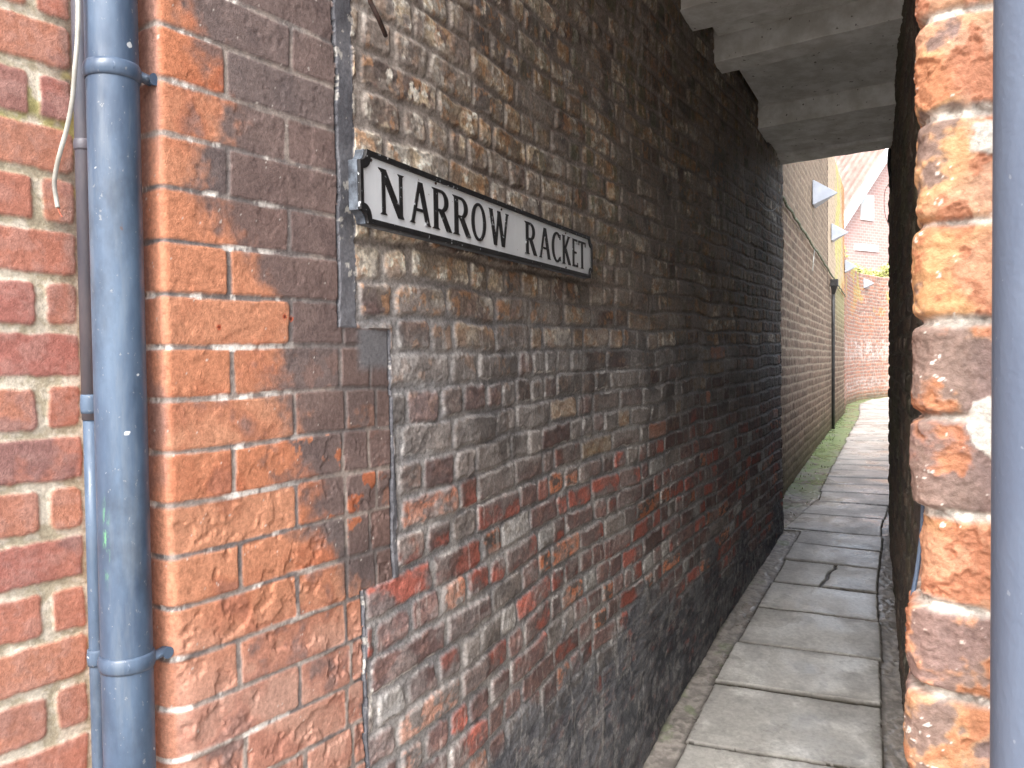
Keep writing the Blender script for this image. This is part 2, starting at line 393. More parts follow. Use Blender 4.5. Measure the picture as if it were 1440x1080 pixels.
zk = [-1.2, -0.62, -0.45, -0.28, -0.16, -0.02, 0.03, 0.08, 0.18, 0.25, 0.42, 0.6]
sk = [2.0, 1.0, 0.44, 0.29, 0.235, 0.185, 0.22, 0.215, 0.15, 0.09, 0.065, 0.01]
sb = np.interp(Z, zk, sk) + (fp['r'][..., 3] - 0.5) * 0.07 + (n_md - 0.5) * 0.16 + (n_hi - 0.5) * 0.08
soot = ss(-0.035, 0.045, S - sb + 0.015)
soot = np.maximum(soot, ss(0.60, 0.75, n_md) * ss(0.0, 0.06, S) * 0.75 * ss(0.2, 0.6, fp['r'][..., 4]))
sootc = mixc((0.105, 0.096, 0.100), (0.165, 0.140, 0.136), ss(0.35, 0.7, n_md))
bare = ss(0.57, 0.63, fbm(S, Z, 19, 66, 5, 0.65)) * ss(0.55, 0.8, fp['r'][..., 5]) * ss(0.10, -0.10, Z)    # flakes where the sooty skin is off
br = mixc(br, sootc, soot * (1 - bare) * (0.80 + 0.15 * fp['r'][..., 2]))
side = ss(0.004, -0.006, S)
br = mixc(br, (0.60, 0.27, 0.17), side * 0.7)  # street-side face lightened in the colour, as if brightly lit
br = mixc(br, (0.20, 0.15, 0.145), side * ss(0.52, 0.72, n_md * 0.5 + n_lo * 0.5 + 0.25 * ss(-0.02, -0.05, S) + 0.16 * ss(0.2, 0.45, Z)) * 0.6)  # patchy shadow next to the downpipe painted into that face
mort = mixc((0.17, 0.148, 0.142), (0.32, 0.27, 0.24), ss(0.45, 0.65, n_md + 0.12 * ss(0.2, 0.0, S)))
lime = ss(0.52, 0.64, fbm(S, Z * 0.5, 22, 67, 5, 0.7)) * ss(0.30, 0.1, S)
mort = mixc(mort, (0.85, 0.80, 0.74), lime * 0.9 * (fp['ly'] * (1 - fp['ly']) < 0.07))
cp = mixc(mort, br, inb) * (0.86 + 0.28 * n_f)[..., None]
chip = ss(0.86, 0.88, fbm(S, Z, 140, 68, 3)); cp = mixc(cp, (0.6, 0.55, 0.5), chip * 0.7)
for hy, hs_ in ((0.055, 0.085), (0.075, 0.21), (0.072, 0.225)):
    dd_ = np.hypot(S - hs_, Z - hy); cp = mixc(cp, (0.45, 0.10, 0.05), ss(0.0050, 0.0035, dd_)); cp = mixc(cp, (0.10, 0.03, 0.02), ss(0.003, 0.0018, dd_))
# ---- render fillets between the two walls
dj = S - edgeS
fil_up = (Z > 0.062) & (dj > 0) & (S < 0.375 + (n_hi - 0.5) * 0.014)
fil_mid = (Z <= 0.062) & (Z > -0.412) & (dj > 0) & (dj < 0.0065 + 0.010 * ss(-0.1, -0.3, Z) + (n_hi - 0.5) * 0.004)
fpatch = ss(0.062, 0.056, Z) * ss(-0.03, 0.0, Z + (n_md - 0.5) * 0.03) * ss(-0.10, -0.075, dj + (n_md - 0.5) * 0.03) * (dj <= 0)
cp = mixc(cp, mixc((0.16, 0.158, 0.17), (0.21, 0.205, 0.21), n_md), fpatch); hp = hp * (1 - fpatch) + 0.002 * fpatch
fil_lo = (Z <= -0.412) & (dj > 0) & (dj < 0.009 + (n_hi - 0.5) * 0.006)
fil = fil_up | fil_mid | fil_lo
n_mo = fbm(S * 0.6, Z, 13, 242, 5, 0.6); n_ho = fbm(S * 0.55, Z, 52, 243, 4, 0.62)
n_mp, n_hp = n_md, n_hi
n_md, n_hi = n_mo, n_ho
# ---- old wall height + colour
ib = ss(0.0045, -0.0060, fo['d'])
rnd = fo['r']
skim = ss(-0.05, 0.09, (-0.80 - 0.085 * np.clip(S - 0.6, -1, 2.0)) - Z + (n_lo - 0.5) * 0.40 + (n_md - 0.5) * 0.25 + (n_hi - 0.5) * 0.10 - 0.42 * ss(1.0, 0.45, S))      # cement skim over the foot of the wall
smear = ss(0.555, 0.64, n_md * 0.65 + n_lo * 0.35 + 0.05)
smear = np.maximum(smear * 0.85, 0.0) * (1 - 0.3 * ss(0.3, -0.3, Z))
bed = ss(0.0, 0.16, fo['ly'] + (n_hi - 0.5) * 0.10) * ss(1.0, 0.90, fo['ly'] + (n_hi - 0.5) * 0.10)
ho = ib * (0.0030 + 0.0035 * rnd[..., 0]) + bed * 0.0012 + (n_md - 0.5) * 0.0080 + (n_hi - 0.5) * 0.0030 + (n_f - 0.5) * 0.0009 + (fo['r'][..., 3] - 0.5) * fo['lx'] * 0.004 * ib
ho = ho - 0.002 * ss(0.5, 0.7, fbm(S, Z, 35, 70, 3)) * ib * rnd[..., 2]
bulge = (fbm(S, Z, 1.3, 71, 2) - 0.5) * 0.04 * ss(0.4, 0.9, S)
ho = ho * (1 - 0.75 * skim) + skim * (0.006 + (n_md - 0.5) * 0.012 + (n_hi - 0.5) * 0.004) + bulge
# brick families by height
grey = mixc((0.120, 0.103, 0.095), (0.20, 0.165, 0.145), ss(0.3, 0.7, n_md))
ochre = mixc((0.30, 0.175, 0.085), (0.40, 0.30, 0.19), ss(0.4, 0.65, n_hi))
cream = mixc((0.30, 0.235, 0.17), (0.52, 0.46, 0.36), ss(0.45, 0.62, n_hi))
brown = mixc((0.175, 0.112, 0.088), (0.105, 0.078, 0.068), ss(0.4, 0.65, n_hi))
purple = mixc((0.125, 0.075, 0.07), (0.19, 0.105, 0.088), ss(0.4, 0.7, n_hi))
redb = mixc((0.34, 0.085, 0.055), (0.26, 0.085, 0.062), ss(0.4, 0.7, n_md))
orgb = mixc((0.46, 0.145, 0.055), (0.36, 0.15, 0.085), ss(0.4, 0.7, n_md))
pale = mixc((0.33, 0.32, 0.31), (0.24, 0.22, 0.20), ss(0.4, 0.65, n_hi))
q = rnd[..., 1]
top = np.where((q < 0.34)[..., None], cream, np.where((q < 0.62)[..., None], brown, np.where((q < 0.8)[..., None], ochre, grey)))
mid = np.where((q < 0.50)[..., None], grey, np.where((q < 0.68)[..., None], brown, np.where((q < 0.76)[..., None], ochre, np.where((q < 0.965)[..., None], purple, orgb))))
low = np.where((q < 0.36)[..., None], purple, np.where((q < 0.46)[..., None], grey, np.where((q < 0.82)[..., None], mixc(redb, purple, ss(0.35, 0.55, n_md)), np.where((q < 0.93)[..., None], mixc(orgb, brown, ss(0.4, 0.6, n_hi)), pale))))
zz = Z + (rnd[..., 4] - 0.5) * 0.16
bc = mixc(mid, top, ss(0.00, 0.09, zz)); bc = mixc(bc, low, ss(-0.22, -0.40, zz))
patch = ss(0.50, 0.58, fbm(S, Z, 20, 72, 5, 0.65)); bc = mixc(bc, mixc(grey, (0.10, 0.09, 0.09), ss(0.3, 0.7, n_hi)), patch * (0.15 + 0.35 * rnd[..., 0]))
bc = bc * (0.68 + 0.62 * rnd[..., 2])[..., None]
patch2 = ss(0.52, 0.575, fbm(S * 0.8, Z * 0.6, 24, 73, 5, 0.65)) * ss(0.05, 0.2, Z)
bc = mixc(bc, mixc((0.42, 0.33, 0.21), (0.62, 0.59, 0.51), ss(0.4, 0.6, n_hi)), patch2 * ss(2.4, 0.8, S) * 0.9)
bc = mixc(bc, mixc((0.155, 0.115, 0.085), (0.10, 0.085, 0.07), n_hi), ss(0.50, 0.56, fbm(S, Z, 15, 171, 5, 0.6)) * ss(0.05, 0.15, Z) * 0.65)
rust = ss(0.60, 0.66, fbm(S, Z, 33, 74, 4, 0.6)); bc = mixc(bc, (0.36, 0.17, 0.06), rust * 0.55 * ss(-0.25, 0.15, Z))
bc = mixc(bc, (0.09, 0.10, 0.055), ss(0.52, 0.66, n_v) * ss(0.12, 0.35, Z) * ss(0.8, 1.5, S) * 0.6)
mo = mixc((0.165, 0.160, 0.162), (0.255, 0.240, 0.228), ss(0.35, 0.7, n_md)); mo = mixc(mo, (0.19, 0.14, 0.10), ss(0.05, 0.25, Z) * 0.5)
limes = ss(0.66, 0.70, fbm(S * 0.35, Z, 30, 75, 3)) * ss(0.004, 0.0, np.abs(fo['d'])) * (Z < 0.0)
mo = mixc(mo, (0.6, 0.58, 0.54), limes * 0.6)
bshow = np.clip(ib * (1 - smear * 0.75), 0, 1)
bshow = np.where(Z < -0.05, np.clip(ib * (1 - smear * 0.55), 0, 1), bshow)
co = mixc(mo, bc, bshow)
skc = mixc((0.045, 0.050, 0.062), (0.105, 0.109, 0.122), ss(0.38, 0.62, n_v * 0.08 + n_md * 0.57 + n_hi * 0.35)); skc = mixc(skc, (0.24, 0.235, 0.23), ss(0.56, 0.66, fbm(S * 0.7, Z, 26, 79, 5, 0.65)) * 0.5)
co = mixc(co, skc, skim * (0.93 - 0.4 * ss(0.6, 0.7, n_hi)))
drip = ss(0.70, 0.73, fbm(S, Z * 0.12, 75, 76, 2)) * ss(0.55, 0.65, fbm(S, Z, 6, 77, 2)); co = mixc(co, (0.42, 0.40, 0.37), drip * 0.25)
lum = co @ np.array([0.3, 0.5, 0.2]); co = co + (lum[..., None] * np.array([1.0, 0.98, 0.985]) - co) * (0.18 + 0.30 * ss(-0.30, -0.12, Z) * ss(0.12, 0.04, Z))[..., None]
co = co * (0.84 + 0.32 * n_f)[..., None]
depth_tone = ss(0.9, 3.2, S + (n_lo - 0.5) * 0.8); co = co * (1.62 - 0.50 * depth_tone)[..., None]  # wall colour gets darker with distance into the passage
n_md, n_hi = n_mp, n_hp
filc = mixc((0.155, 0.155, 0.17), (0.105, 0.105, 0.118), ss(0.4, 0.6, n_md)); filc = mixc(filc, (0.6, 0.57, 0.52), ss(0.66, 0.69, n_hi) * 0.6)
crack = ss(0.0022, 0.0008, np.abs(dj - 0.001 - (n_hi - 0.5) * 0.006))
hfil = 0.004 + (n_md - 0.5) * 0.006 - crack * 0.014
filc = mixc(filc, (0.02, 0.02, 0.02), crack * (Z > 0.05))
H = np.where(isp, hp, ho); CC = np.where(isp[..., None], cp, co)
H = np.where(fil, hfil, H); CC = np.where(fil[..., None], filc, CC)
# patch of bare lime at the junction's ledge
led = (np.abs(dj - 0.012) < 0.012) & (Z > -0.72) & (Z < -0.44); lm = ss(0.58, 0.62, fbm(S, Z, 20, 78, 3)); CC = mixc(CC, (0.66, 0.63, 0.58), led * lm)
P = np.stack([px + nx_ * H, py + ny_ * H, Z + CAMZ], -1)
pierface = isp[:-1, :-1] | (fil_up[:-1, :-1])
o = link('brick_pier', grid_mesh('brick_pier', P, CC, pierface), MB)
tag(o, 'orange brick jamb at the alley mouth, soot blackened towards the street name sign', 'brick pier')
back = P[::-1] * 0
bk = np.stack([px - nx_ * 0.22, py - ny_ * 0.22, Z + CAMZ], -1)
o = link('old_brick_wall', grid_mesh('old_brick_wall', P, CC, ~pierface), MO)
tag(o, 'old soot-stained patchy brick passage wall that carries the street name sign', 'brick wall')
del fp, fo, P

# ------------------------------------------------------------------ generic brick wall
def brick_wall(name, path, sA, zA, colf, z0, ch, bond, mat, thick=0.2, flip=1, hb=0.004, rough=0.004, seed=0, **kw):
    S, Z = np.meshgrid(sA, zA)
    f = brick_field(S, Z, z0, ch, bond, seed=seed, **kw)
    x, y = path.pos(S); tx, ty = path.tan(S); nx, ny = ty * flip, -tx * flip
    nm = fbm(S, Z, 11, seed + 42, 5, 0.6); nh = fbm(S, Z, 45, seed + 43, 4, 0.65); nl = fbm(S, Z, 3, seed + 44, 4)
    ib = ss(0.002, -0.004, f['d'])
    h = ib * hb + (f['r'][..., 0] - 0.5) * hb * 0.8 * ib + (nm - 0.5) * rough * 2 + (nh - 0.5) * rough * 0.6
    c = colf(S, Z, f, ib, nm, nh, nl)
    P = np.stack([x + nx * h, y + ny * h, Z + CAMZ], -1); B = np.stack([x - nx * thick, y - ny * thick, Z + CAMZ], -1)
    if flip < 0: pass
    return link(name, grid_mesh(name, P, c, None, B), mat)

# left neighbour wall: parallel to the alley, 0.21 m further left, running back past the camera
LC = PC - np.array(FC) * LEG
pl = Path([tuple(LC), tuple(LC - np.array(AL) * 3.2)])
def lcol(S, Z, f, ib, nm, nh, nl):
    r = f['r']
    a = mixc((0.44, 0.155, 0.095), (0.36, 0.115, 0.09), ss(0.2, 0.8, r[..., 1])); a = mixc(a, (0.50, 0.215, 0.12), (r[..., 2] > 0.75) * (0.4 + 0.6 * nl)); a = mixc(a, (0.50, 0.21, 0.13), ss(0.5, 0.7, nl) * 0.4)
    a = mixc(a, (0.22, 0.12, 0.12), ss(0.45, 0.62, nm) * ss(0.3, 0.9, r[..., 3]) * 0.8)
    a = mixc(a, (0.14, 0.11, 0.10), ss(0.035, 0.012, S + (nm - 0.5) * 0.06) * ss(-0.1, 0.15, Z) * 0.85)
    m = mixc((0.42, 0.37, 0.27), (0.56, 0.51, 0.42), ss(0.35, 0.65, nh)); m = mixc(m, (0.18, 0.16, 0.13), ss(0.06, 0.02, S + (nm - 0.5) * 0.05) * ss(0.0, 0.25, Z))
    m = mixc(m, (0.30, 0.28, 0.10), ss(0.6, 0.7, nm) * ss(0.1, 0.3, Z) * 0.8)
    a = mixc(a, (0.36, 0.23, 0.20), 0.30 + 0.25 * ss(0.4, 0.7, nh))
    return mixc(m, a, ib) * (0.85 + 0.3 * nh)[..., None]
def lbond(c, a, b, rs):
    out = [-0.5, 0.004, 0.067, 0.067 + 0.1125] if c % 2 else [-0.5, 0.004, 0.232]
    x = out[-1]
    while x < b: x += (0.1125 if c % 2 else 0.225) * rs.uniform(0.97, 1.03); out.append(x)
    return np.array(out)
o = brick_wall('brick_wall', pl, steps((0, 0.25, 0.0022), (0.25, 3.2, 0.02)), steps((-CAMZ - 0.02, -0.75, 0.03), (-0.75, 0.75, 0.0025), (0.75, 4.9, 0.05)),
               lcol, -0.0210, 0.0770, lbond, MB, 0.25, flip=-1, hb=0.003, rough=0.002, seed=31, mj=0.0058, rad=0.008, edge=0.0022, wob=0.003, jit=0.0025)
tag(o, 'red brick wall with wide sandy mortar joints, far left beside the downpipe', 'brick wall')

# ------------------------------------------------------------------ right jamb and right passage wall
RC = np.array([0.327, 0.660]); d2 = np.array([0.866, -0.5])
rp = Path([tuple(RC + np.array([0.5, 0.866]) * 0.24), tuple(RC + np.array([0.5, 0.866]) * 0.012), tuple(RC + d2 * 0.010 + np.array([0.5, 0.866]) * 0.001), tuple(RC + d2 * 0.022 ), tuple(RC + d2 * 3.0)], smooth=0.02)
def zrow(y): return (500 - y) / F * 0.655
redge = [zrow(v) for v in (1400, 1250, 1110, 977, 853, 723, 588, 455, 319, 168, 30, -110, -250)]
edges = np.array([redge[0] - 0.075 * k for k in range(11, 0, -1)] + redge + [redge[-1] + 0.075 * k for k in range(1, 60)])
n0r = 11
# per-course offsets of the corner (metres, + = sticks out to the left)
roff = {8 + 3: 0, }
offs = np.zeros(len(edges)); 
for k, v in zip(range(n0r, n0r + 12), (0.004, 0.0055, 0.0055, 0.004, -0.0075, 0.0015, 0.0005, 0.0, -0.0015, -0.0025, -0.003, -0.002)): offs[k] = v
def rbond(c, a, b, rs):
    out = [a - 0.3, -0.02, 0.235 + (0.112 if c % 2 else 0.225) ]
    x = out[-1]
    while x < b: x += 0.225; out.append(x)
    return np.array(out)
sR = steps((0.0, 0.19, 0.02), (0.19, 0.36, 0.0012), (0.36, 3.2, 0.03)); sR = sR[sR < rp.L]
zR = steps((-CAMZ - 0.02, -0.40, 0.02), (-0.40, 0.36, 0.0013), (0.36, 4.9, 0.05))
S, Z = np.meshgrid(sR, zR)
f = brick_field(S, Z, 0, edges, rbond, seed=53, mj=0.0032, rad=0.006, edge=0.0022, wob=0.0022, jit=0.001, slopef=lambda s, z: 0.10 * (s - 0.25) * ss(-0.05, -0.3, z))
ib = ss(0.0025, -0.003, f['d'])
dz = np.minimum(f['ly'], 1 - f['ly']) * 0.075
rnd_edge = np.clip((dz - 0.0030) / 0.0075, 0, 1); rnd_edge = np.sqrt(1 - (1 - rnd_edge) ** 2)
nm = fbm(S, Z, 28, 81, 5, 0.62); nh = fbm(S, Z, 110, 82, 4, 0.65); nl = fbm(S, Z, 9, 83, 3); nf = fbm(S, Z, 380, 84, 2)
x, y = rp.pos(S); tx, ty = rp.tan(S); nx, ny = -ty, tx
nx, ny = ty, -tx
sgn = 1.0
if (nx[0, -1] * d2[1] - ny[0, -1] * d2[0]) < 0: pass
# outward = away from building: towards the street (-0.5,-0.866) on the front
if nx[0, -1] * -0.5 + ny[0, -1] * -0.866 < 0: nx, ny = -nx, -ny
corner = ss(0.30, 0.235, S)
h = rnd_edge * 0.0062 * corner + ib * 0.002 + (nm - 0.5) * 0.0085 + (nh - 0.5) * 0.0035 - ss(0.60, 0.66, nm) * 0.003
ox_ = offs[np.clip(f['crs'], 0, len(offs) - 1)] * corner * ib
cA = mixc((0.50, 0.265, 0.16), (0.50, 0.31, 0.22), f['r'][..., 1])
cA = mixc(cA, (0.50, 0.30, 0.12), ss(0.5, 0.65, nl) * 0.5); cA = mixc(cA, (0.36, 0.14, 0.08), ss(0.52, 0.60, nm) * 0.7)
burn = mixc((0.105, 0.095, 0.108), (0.20, 0.155, 0.155), nm * 0.5 + nh * 0.5); burn = mixc(burn, (0.55, 0.5, 0.46), ss(0.74, 0.77, nf * 0.4 + nh * 0.6) * 0.7)
bl = np.zeros(len(edges)); 
for k, v in zip(range(n0r, n0r + 12), (0.55, 0.55, 0.60, 0.72, 0.03, 0.85, 0.70, 0.06, 0.10, 0.40, 0.15, 0.2)): bl[k] = v
lev = bl[np.clip(f['crs'], 0, len(bl) - 1)]
bm_ = 0.78 * ss(0.63, 0.51, nm + (0.5 - lev) * 0.42 + 0.14 + (nl - 0.5) * -0.3)
cA = mixc(cA, burn, bm_)
mort = mixc((0.42, 0.39, 0.35), (0.66, 0.62, 0.56), ss(0.4, 0.6, nh))
mort = mixc(mort, (0.22, 0.19, 0.17), ss(0.45, 0.6, nm) * 0.6)
cR = mixc(mort, cA, ib)
for (py_, sx, rz, rs_) in ((600, 0.285, 0.021, 0.020), (207, 0.285, 0.017, 0.020)):            # slurred mortar patches
    dd = np.sqrt(((Z - zrow(py_)) / rz) ** 2 + ((S - sx) / rs_) ** 2) + (nm - 0.5) * 1.2
    pm = ss(1.05, 0.9, dd); cR = mixc(cR, mixc((0.50, 0.48, 0.44), (0.62, 0.60, 0.55), nh), pm); h = h * (1 - 0.6 * pm) + pm * 0.004
cR = mixc(cR, (0.66, 0.66, 0.62), ss(0.72, 0.74, nf * 0.35 + nh * 0.65) * ss(0.5, 0.6, nl) * 0.8)
cR = cR * (0.86 + 0.28 * nf)[..., None]
Pq = np.stack([x + nx * h - ox_, y + ny * h, Z + CAMZ], -1); Bq = np.stack([x - nx * 0.1, y - ny * 0.1, Z + CAMZ], -1)
o = link('brick_pier', grid_mesh('brick_pier', Pq, cR, None, None), MB)
tag(o, 'close spalled orange and black brick jamb with white lime joints, beside the right-hand pipe', 'brick pier')
del Pq, S, Z, f

rw = Path([(Rx(0.86) , 0.86), (Rx(5.5), 5.5), (Rx(5.5) + 0.05, 5.60), (Rx(5.5) + 0.35, 5.66)], smooth=0.10)
rw2 = Path([(Rx(5.5) + 0.36, 5.72), (Rx(5.5) + 1.1, 7.2), (Rx(5.5) + 2.2, 9.6), (Rx(5.5) + 4.4, 13.6), (Rx(5.5) + 7, 16.5)], smooth=0.2)
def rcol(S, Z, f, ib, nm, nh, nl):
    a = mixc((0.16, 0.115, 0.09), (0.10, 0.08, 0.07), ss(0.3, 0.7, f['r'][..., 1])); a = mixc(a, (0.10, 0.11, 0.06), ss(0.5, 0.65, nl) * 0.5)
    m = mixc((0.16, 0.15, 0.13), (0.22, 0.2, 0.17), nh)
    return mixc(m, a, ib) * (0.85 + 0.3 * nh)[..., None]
o = brick_wall('dark_brick_wall', rw, steps((0, 1.6, 0.03), (1.6, rw.L - 0.01, 0.009)), steps((-CAMZ - 0.05, 1.8, 0.009), (1.8, 2.0, 0.05)),
               rcol, 0.01, 0.072, rough_bond(), MO, 0.2, flip=-1, hb=0.008, rough=0.010, seed=91, mj=0.006, rad=0.012, edge=0.004, wob=0.008, jit=0.004)
tag(o, 'narrow dark brick wall on the right of the passage', 'brick wall')

o = brick_wall('low_unseen_wall', rw2, steps((0, rw2.L - 0.02, 0.03)), steps((-1.3, 0.15, 0.02)), lambda *a: rcol(*a) * 2.0, 0.01, 0.072, rough_bond(), MFAR, 0.2, flip=-1, hb=0.006, rough=0.008, seed=95, mj=0.006, rad=0.012, edge=0.004, wob=0.008, jit=0.004)  # out of view; height kept low so light reaches the alley
tag(o, 'unseen brick wall right of the open alley, kept low to let light in', 'garden wall')
# ------------------------------------------------------------------ walls of the open alley beyond
sp = Path(SEC[:3] + [(5.60, 13.93)], smooth=0.3)
def zcable(S): return np.interp(S, [0, 1.6, 9.7], [1.22, 1.16, 0.98])
def scol(S, Z, f, ib, nm, nh, nl):
    r = f['r']
    a = mixc((0.20, 0.150, 0.125), (0.125, 0.095, 0.082), ss(0.2, 0.8, r[..., 1])); a = mixc(a, (0.22, 0.18, 0.15), ss(0.5, 0.62, nm) * 0.5)
    m = mixc((0.40, 0.36, 0.31), (0.27, 0.24, 0.20), nh)
    c = mixc(m, a, ib)
    up = Z > zcable(S)
    pil = up & (S > 6.0)
    cr = mixc((0.44, 0.38, 0.32), (0.52, 0.46, 0.38), nm); cr = mixc(cr, (0.50, 0.50, 0.24), (S > 7.3) * ss(0.2, 0.6, nl)); cr = mixc(cr, (0.45, 0.26, 0.15), (S > 8.8) * ss(0.35, 0.6, nl))
    c = np.where((up & ~pil)[..., None], mixc(c, (0.27, 0.235, 0.20), 0.30 + 0.3 * nm), c)
    c = np.where(pil[..., None], cr, c)
    c = mixc(c, (0.07, 0.05, 0.045), ((S > 5.90) & (S < 6.0) & (Z > 0.85)) * 0.85)
    g = ss(6.8, 8.0, S) * ss(0.1, 0.9, Z) * (~up); c = mixc(c, (0.34, 0.36, 0.20), g * 0.6)
    foot_tone = ss(-0.55, -0.98, Z + (nl - 0.5) * 0.3); c = mixc(c, (0.10, 0.10, 0.07), foot_tone * 0.75)  # darker towards the foot of the wall
    c = c * np.array([1.12, 1.0, 0.86])
    return c * (0.85 + 0.3 * nh)[..., None]
sS2 = steps((0.3, 4.5, 0.014), (4.5, 9.6, 0.022))
o = brick_wall('alley_brick_wall', sp, sS2, steps((-1.25, 2.75, 0.0125)), scol, 0.0, 0.075, rough_bond(0.225, 0.112, 2, 0.05), MFAR, 0.25, flip=1, hb=0.005, rough=0.004,
               seed=111, mj=0.0085, rad=0.006, edge=0.003, wob=0.003, jit=0.002)
tag(o, 'tall grey-brown brick wall of the open alley beyond the passage, pale painted upper part', 'brick wall')
cp_ = Path(SEC[2:], smooth=0.9)
def ccol(S, Z, f, ib, nm, nh, nl):
    r = f['r']
    a = mixc((0.40, 0.20, 0.14), (0.30, 0.175, 0.14), ss(0.2, 0.8, r[..., 1])); a = mixc(a, (0.48, 0.20, 0.10), ss(0.5, 0.62, nl) * ss(0.4, 1.3, Z))
    m = mixc((0.45, 0.40, 0.34), (0.36, 0.32, 0.28), nh); c = mixc(m, a, ib)
    lim = ss(0.46, 0.62, fbm(S, Z * 1.5, 9.5, 128, 5, 0.65)) * (ss(-0.15, 0.0, Z) * ss(0.45, 0.3, Z) + 0.8 * ss(-0.75, -0.65, Z) * ss(-0.4, -0.5, Z)); c = mixc(c, (0.52, 0.46, 0.43), np.clip(lim, 0, 1) * 0.65)
    c = mixc(c, (0.36, 0.38, 0.12), ss(0.5, 0.7, nl) * ss(0.6, 1.6, Z) * 0.6); c = mixc(c, (0.12, 0.12, 0.07), ss(-0.7, -0.98, Z) * 0.7)
    return c * (0.85 + 0.3 * nh)[..., None]
o = brick_wall('curved_garden_wall', cp_, steps((0.05, cp_.L, 0.024)), steps((-1.1, 1.80, 0.0145)), ccol, 0.0, 0.075, rough_bond(0.225, 0.112, 2, 0.05), MFAR, 0.25, flip=1, hb=0.008, rough=0.01,
               seed=121, mj=0.006, rad=0.008, edge=0.003, wob=0.006, jit=0.002)
tag(o, 'reddish garden wall curving right at the alley end, lime-bloomed bricks', 'garden wall')

# ------------------------------------------------------------------ building over the passage
bm = bmesh.new()
fa = PC + np.array(AL) * 0.10 - np.array(FC) * 0.35; fb = RC + np.array([0.5, 0.866]) * 0.10 + np.array(FC) * 0.6
poly = [tuple(fa), tuple(fb), (Rx(5.3) + 0.9, 5.25), (Rx(5.3) + 0.05, 5.02), (1.72, 5.42), (0.9, 5.75)]
prism(bm, poly, CAMZ + 1.60, CAMZ + 3.6)
o = bmobj('house_over_passage', bm, None)
m, n, p = base_mat('plain_brick'); bt = N(n, 'ShaderNodeTexBrick', Scale=4.4); bt.inputs['Color1'].default_value = (0.4, 0.14, 0.08, 1); bt.inputs['Color2'].default_value = (0.3, 0.1, 0.07, 1); bt.inputs['Mortar'].default_value = (0.3, 0.28, 0.25, 1)
tc = N(n, 'ShaderNodeTexCoord'); n.links.new(tc.outputs['Object'], bt.inputs['Vector']); n.links.new(bt.outputs[0], p.inputs['Base Color']); p.inputs['Roughness'].default_value = 0.9
o.data.materials.append(m)
tag(o, 'upper storey built over the passage above the white boarded ceiling', 'house')

# ceiling: boarded panels between cross beams
EX = Vector((0.8, -0.6, 0)); EY = Vector((0.6, 0.8, 0))
def hb(zl): return 1.42 - 0.09 * (zl - 3.65)
ceil = empty('passage_ceiling', (float(Lx(3.65)), 3.65, CAMZ + 1.5))
tag(ceil, 'white boarded ceiling with cross beams over the dark passage', 'ceiling')
def rlen(p):      # distance along EX to the right wall
    return (0.1595 + 0.428 * p.y - p.x) / (0.8 + 0.428 * 0.6)
def cross(name, zl0, zl1, h0a, h0b, top, ext=0.03, jl=0.0):
    """piece across the passage between wall depths zl0..zl1; its underside heights h0a/h0b"""
    bm = bmesh.new(); vs = []
    rs = random.Random(int(zl0 * 1000))
    ns = 10
    for zl, hh in ((zl0, h0a), (zl1, h0b)):
        p = Vector((float(Lx(zl)), zl, 0)); L = rlen(p)
        row = []
        for i in range(ns + 1):
            t = -ext + jl + (L + 2 * ext - jl) * i / ns
            q = p + EX * t
            row.append((q, CAMZ + hh + rs.uniform(-0.0025, 0.0025)))
        vs.append(row)
    A = [bm.verts.new((q.x, q.y, z)) for q, z in vs[0]]; B = [bm.verts.new((q.x, q.y, z)) for q, z in vs[1]]
    A2 = [bm.verts.new((q.x, q.y, CAMZ + top)) for q, z in vs[0]]; B2 = [bm.verts.new((q.x, q.y, CAMZ + top)) for q, z in vs[1]]
    for i in range(ns):
        bm.faces.new((A[i], B[i], B[i + 1], A[i + 1])); bm.faces.new((A2[i], A2[i + 1], B2[i + 1], B2[i]))
        bm.faces.new((A[i], A[i + 1], A2[i + 1], A2[i])); bm.faces.new((B[i], B2[i], B2[i + 1], B[i + 1]))
    bm.faces.new((A[0], A2[0], B2[0], B[0])); bm.faces.new((A[-1], B[-1], B2[-1], A2[-1]))
    return bmobj(name, bm, M_ceil, ceil, 0.004)
bt_ = [(1.45, 1.57), (2.35, 2.48), (3.46, 3.65), (3.95, 4.08), (4.80, 5.04)]
prev = 1.12
for i, (a, b) in enumerate(bt_):
    cross('beam', a, b, hb(a), hb(b), hb(a) + 0.21, 0.02, jl=(0.0, 0, 0.02, 0.0, 0.02)[i])
    cross('ceiling_panel', prev, a - 0.002, hb(prev) + 0.115, hb(a) + 0.115, 1.66, 0.0, jl=0.03)
    prev = b + 0.002
cross('ceiling_panel', 5.042, 5.30, hb(5.04) + 0.03, hb(5.3) + 0.02, 1.66, 0.03)
cross('beam', 5.302, 5.45, hb(5.30) + 0.004, hb(5.45), 1.70, 0.05)

# ------------------------------------------------------------------ ground and path
bm = bmesh.new()
xs = [-300, 300]
ys = [-300, -20, 0, 1.5, 2.0, 2.5, 3.0, 3.6, 4.2, 4.8, 5.45, 6.0, 6.5, 7.5, 8.6, 10, 11, 14, 40, 400]
rows = [[bm.verts.new((x, y, float(gz(y)) - 0.04)) for x in xs] for y in ys]
for a, b in zip(rows[:-1], rows[1:]): bm.faces.new((a[0], a[1], b[1], b[0]))
M_ground = paint('street_ground', (0.20, 0.19, 0.17), (0.30, 0.29, 0.27), 0.9, 3)
tag(bmobj('ground', bm, M_ground), kind='structure')

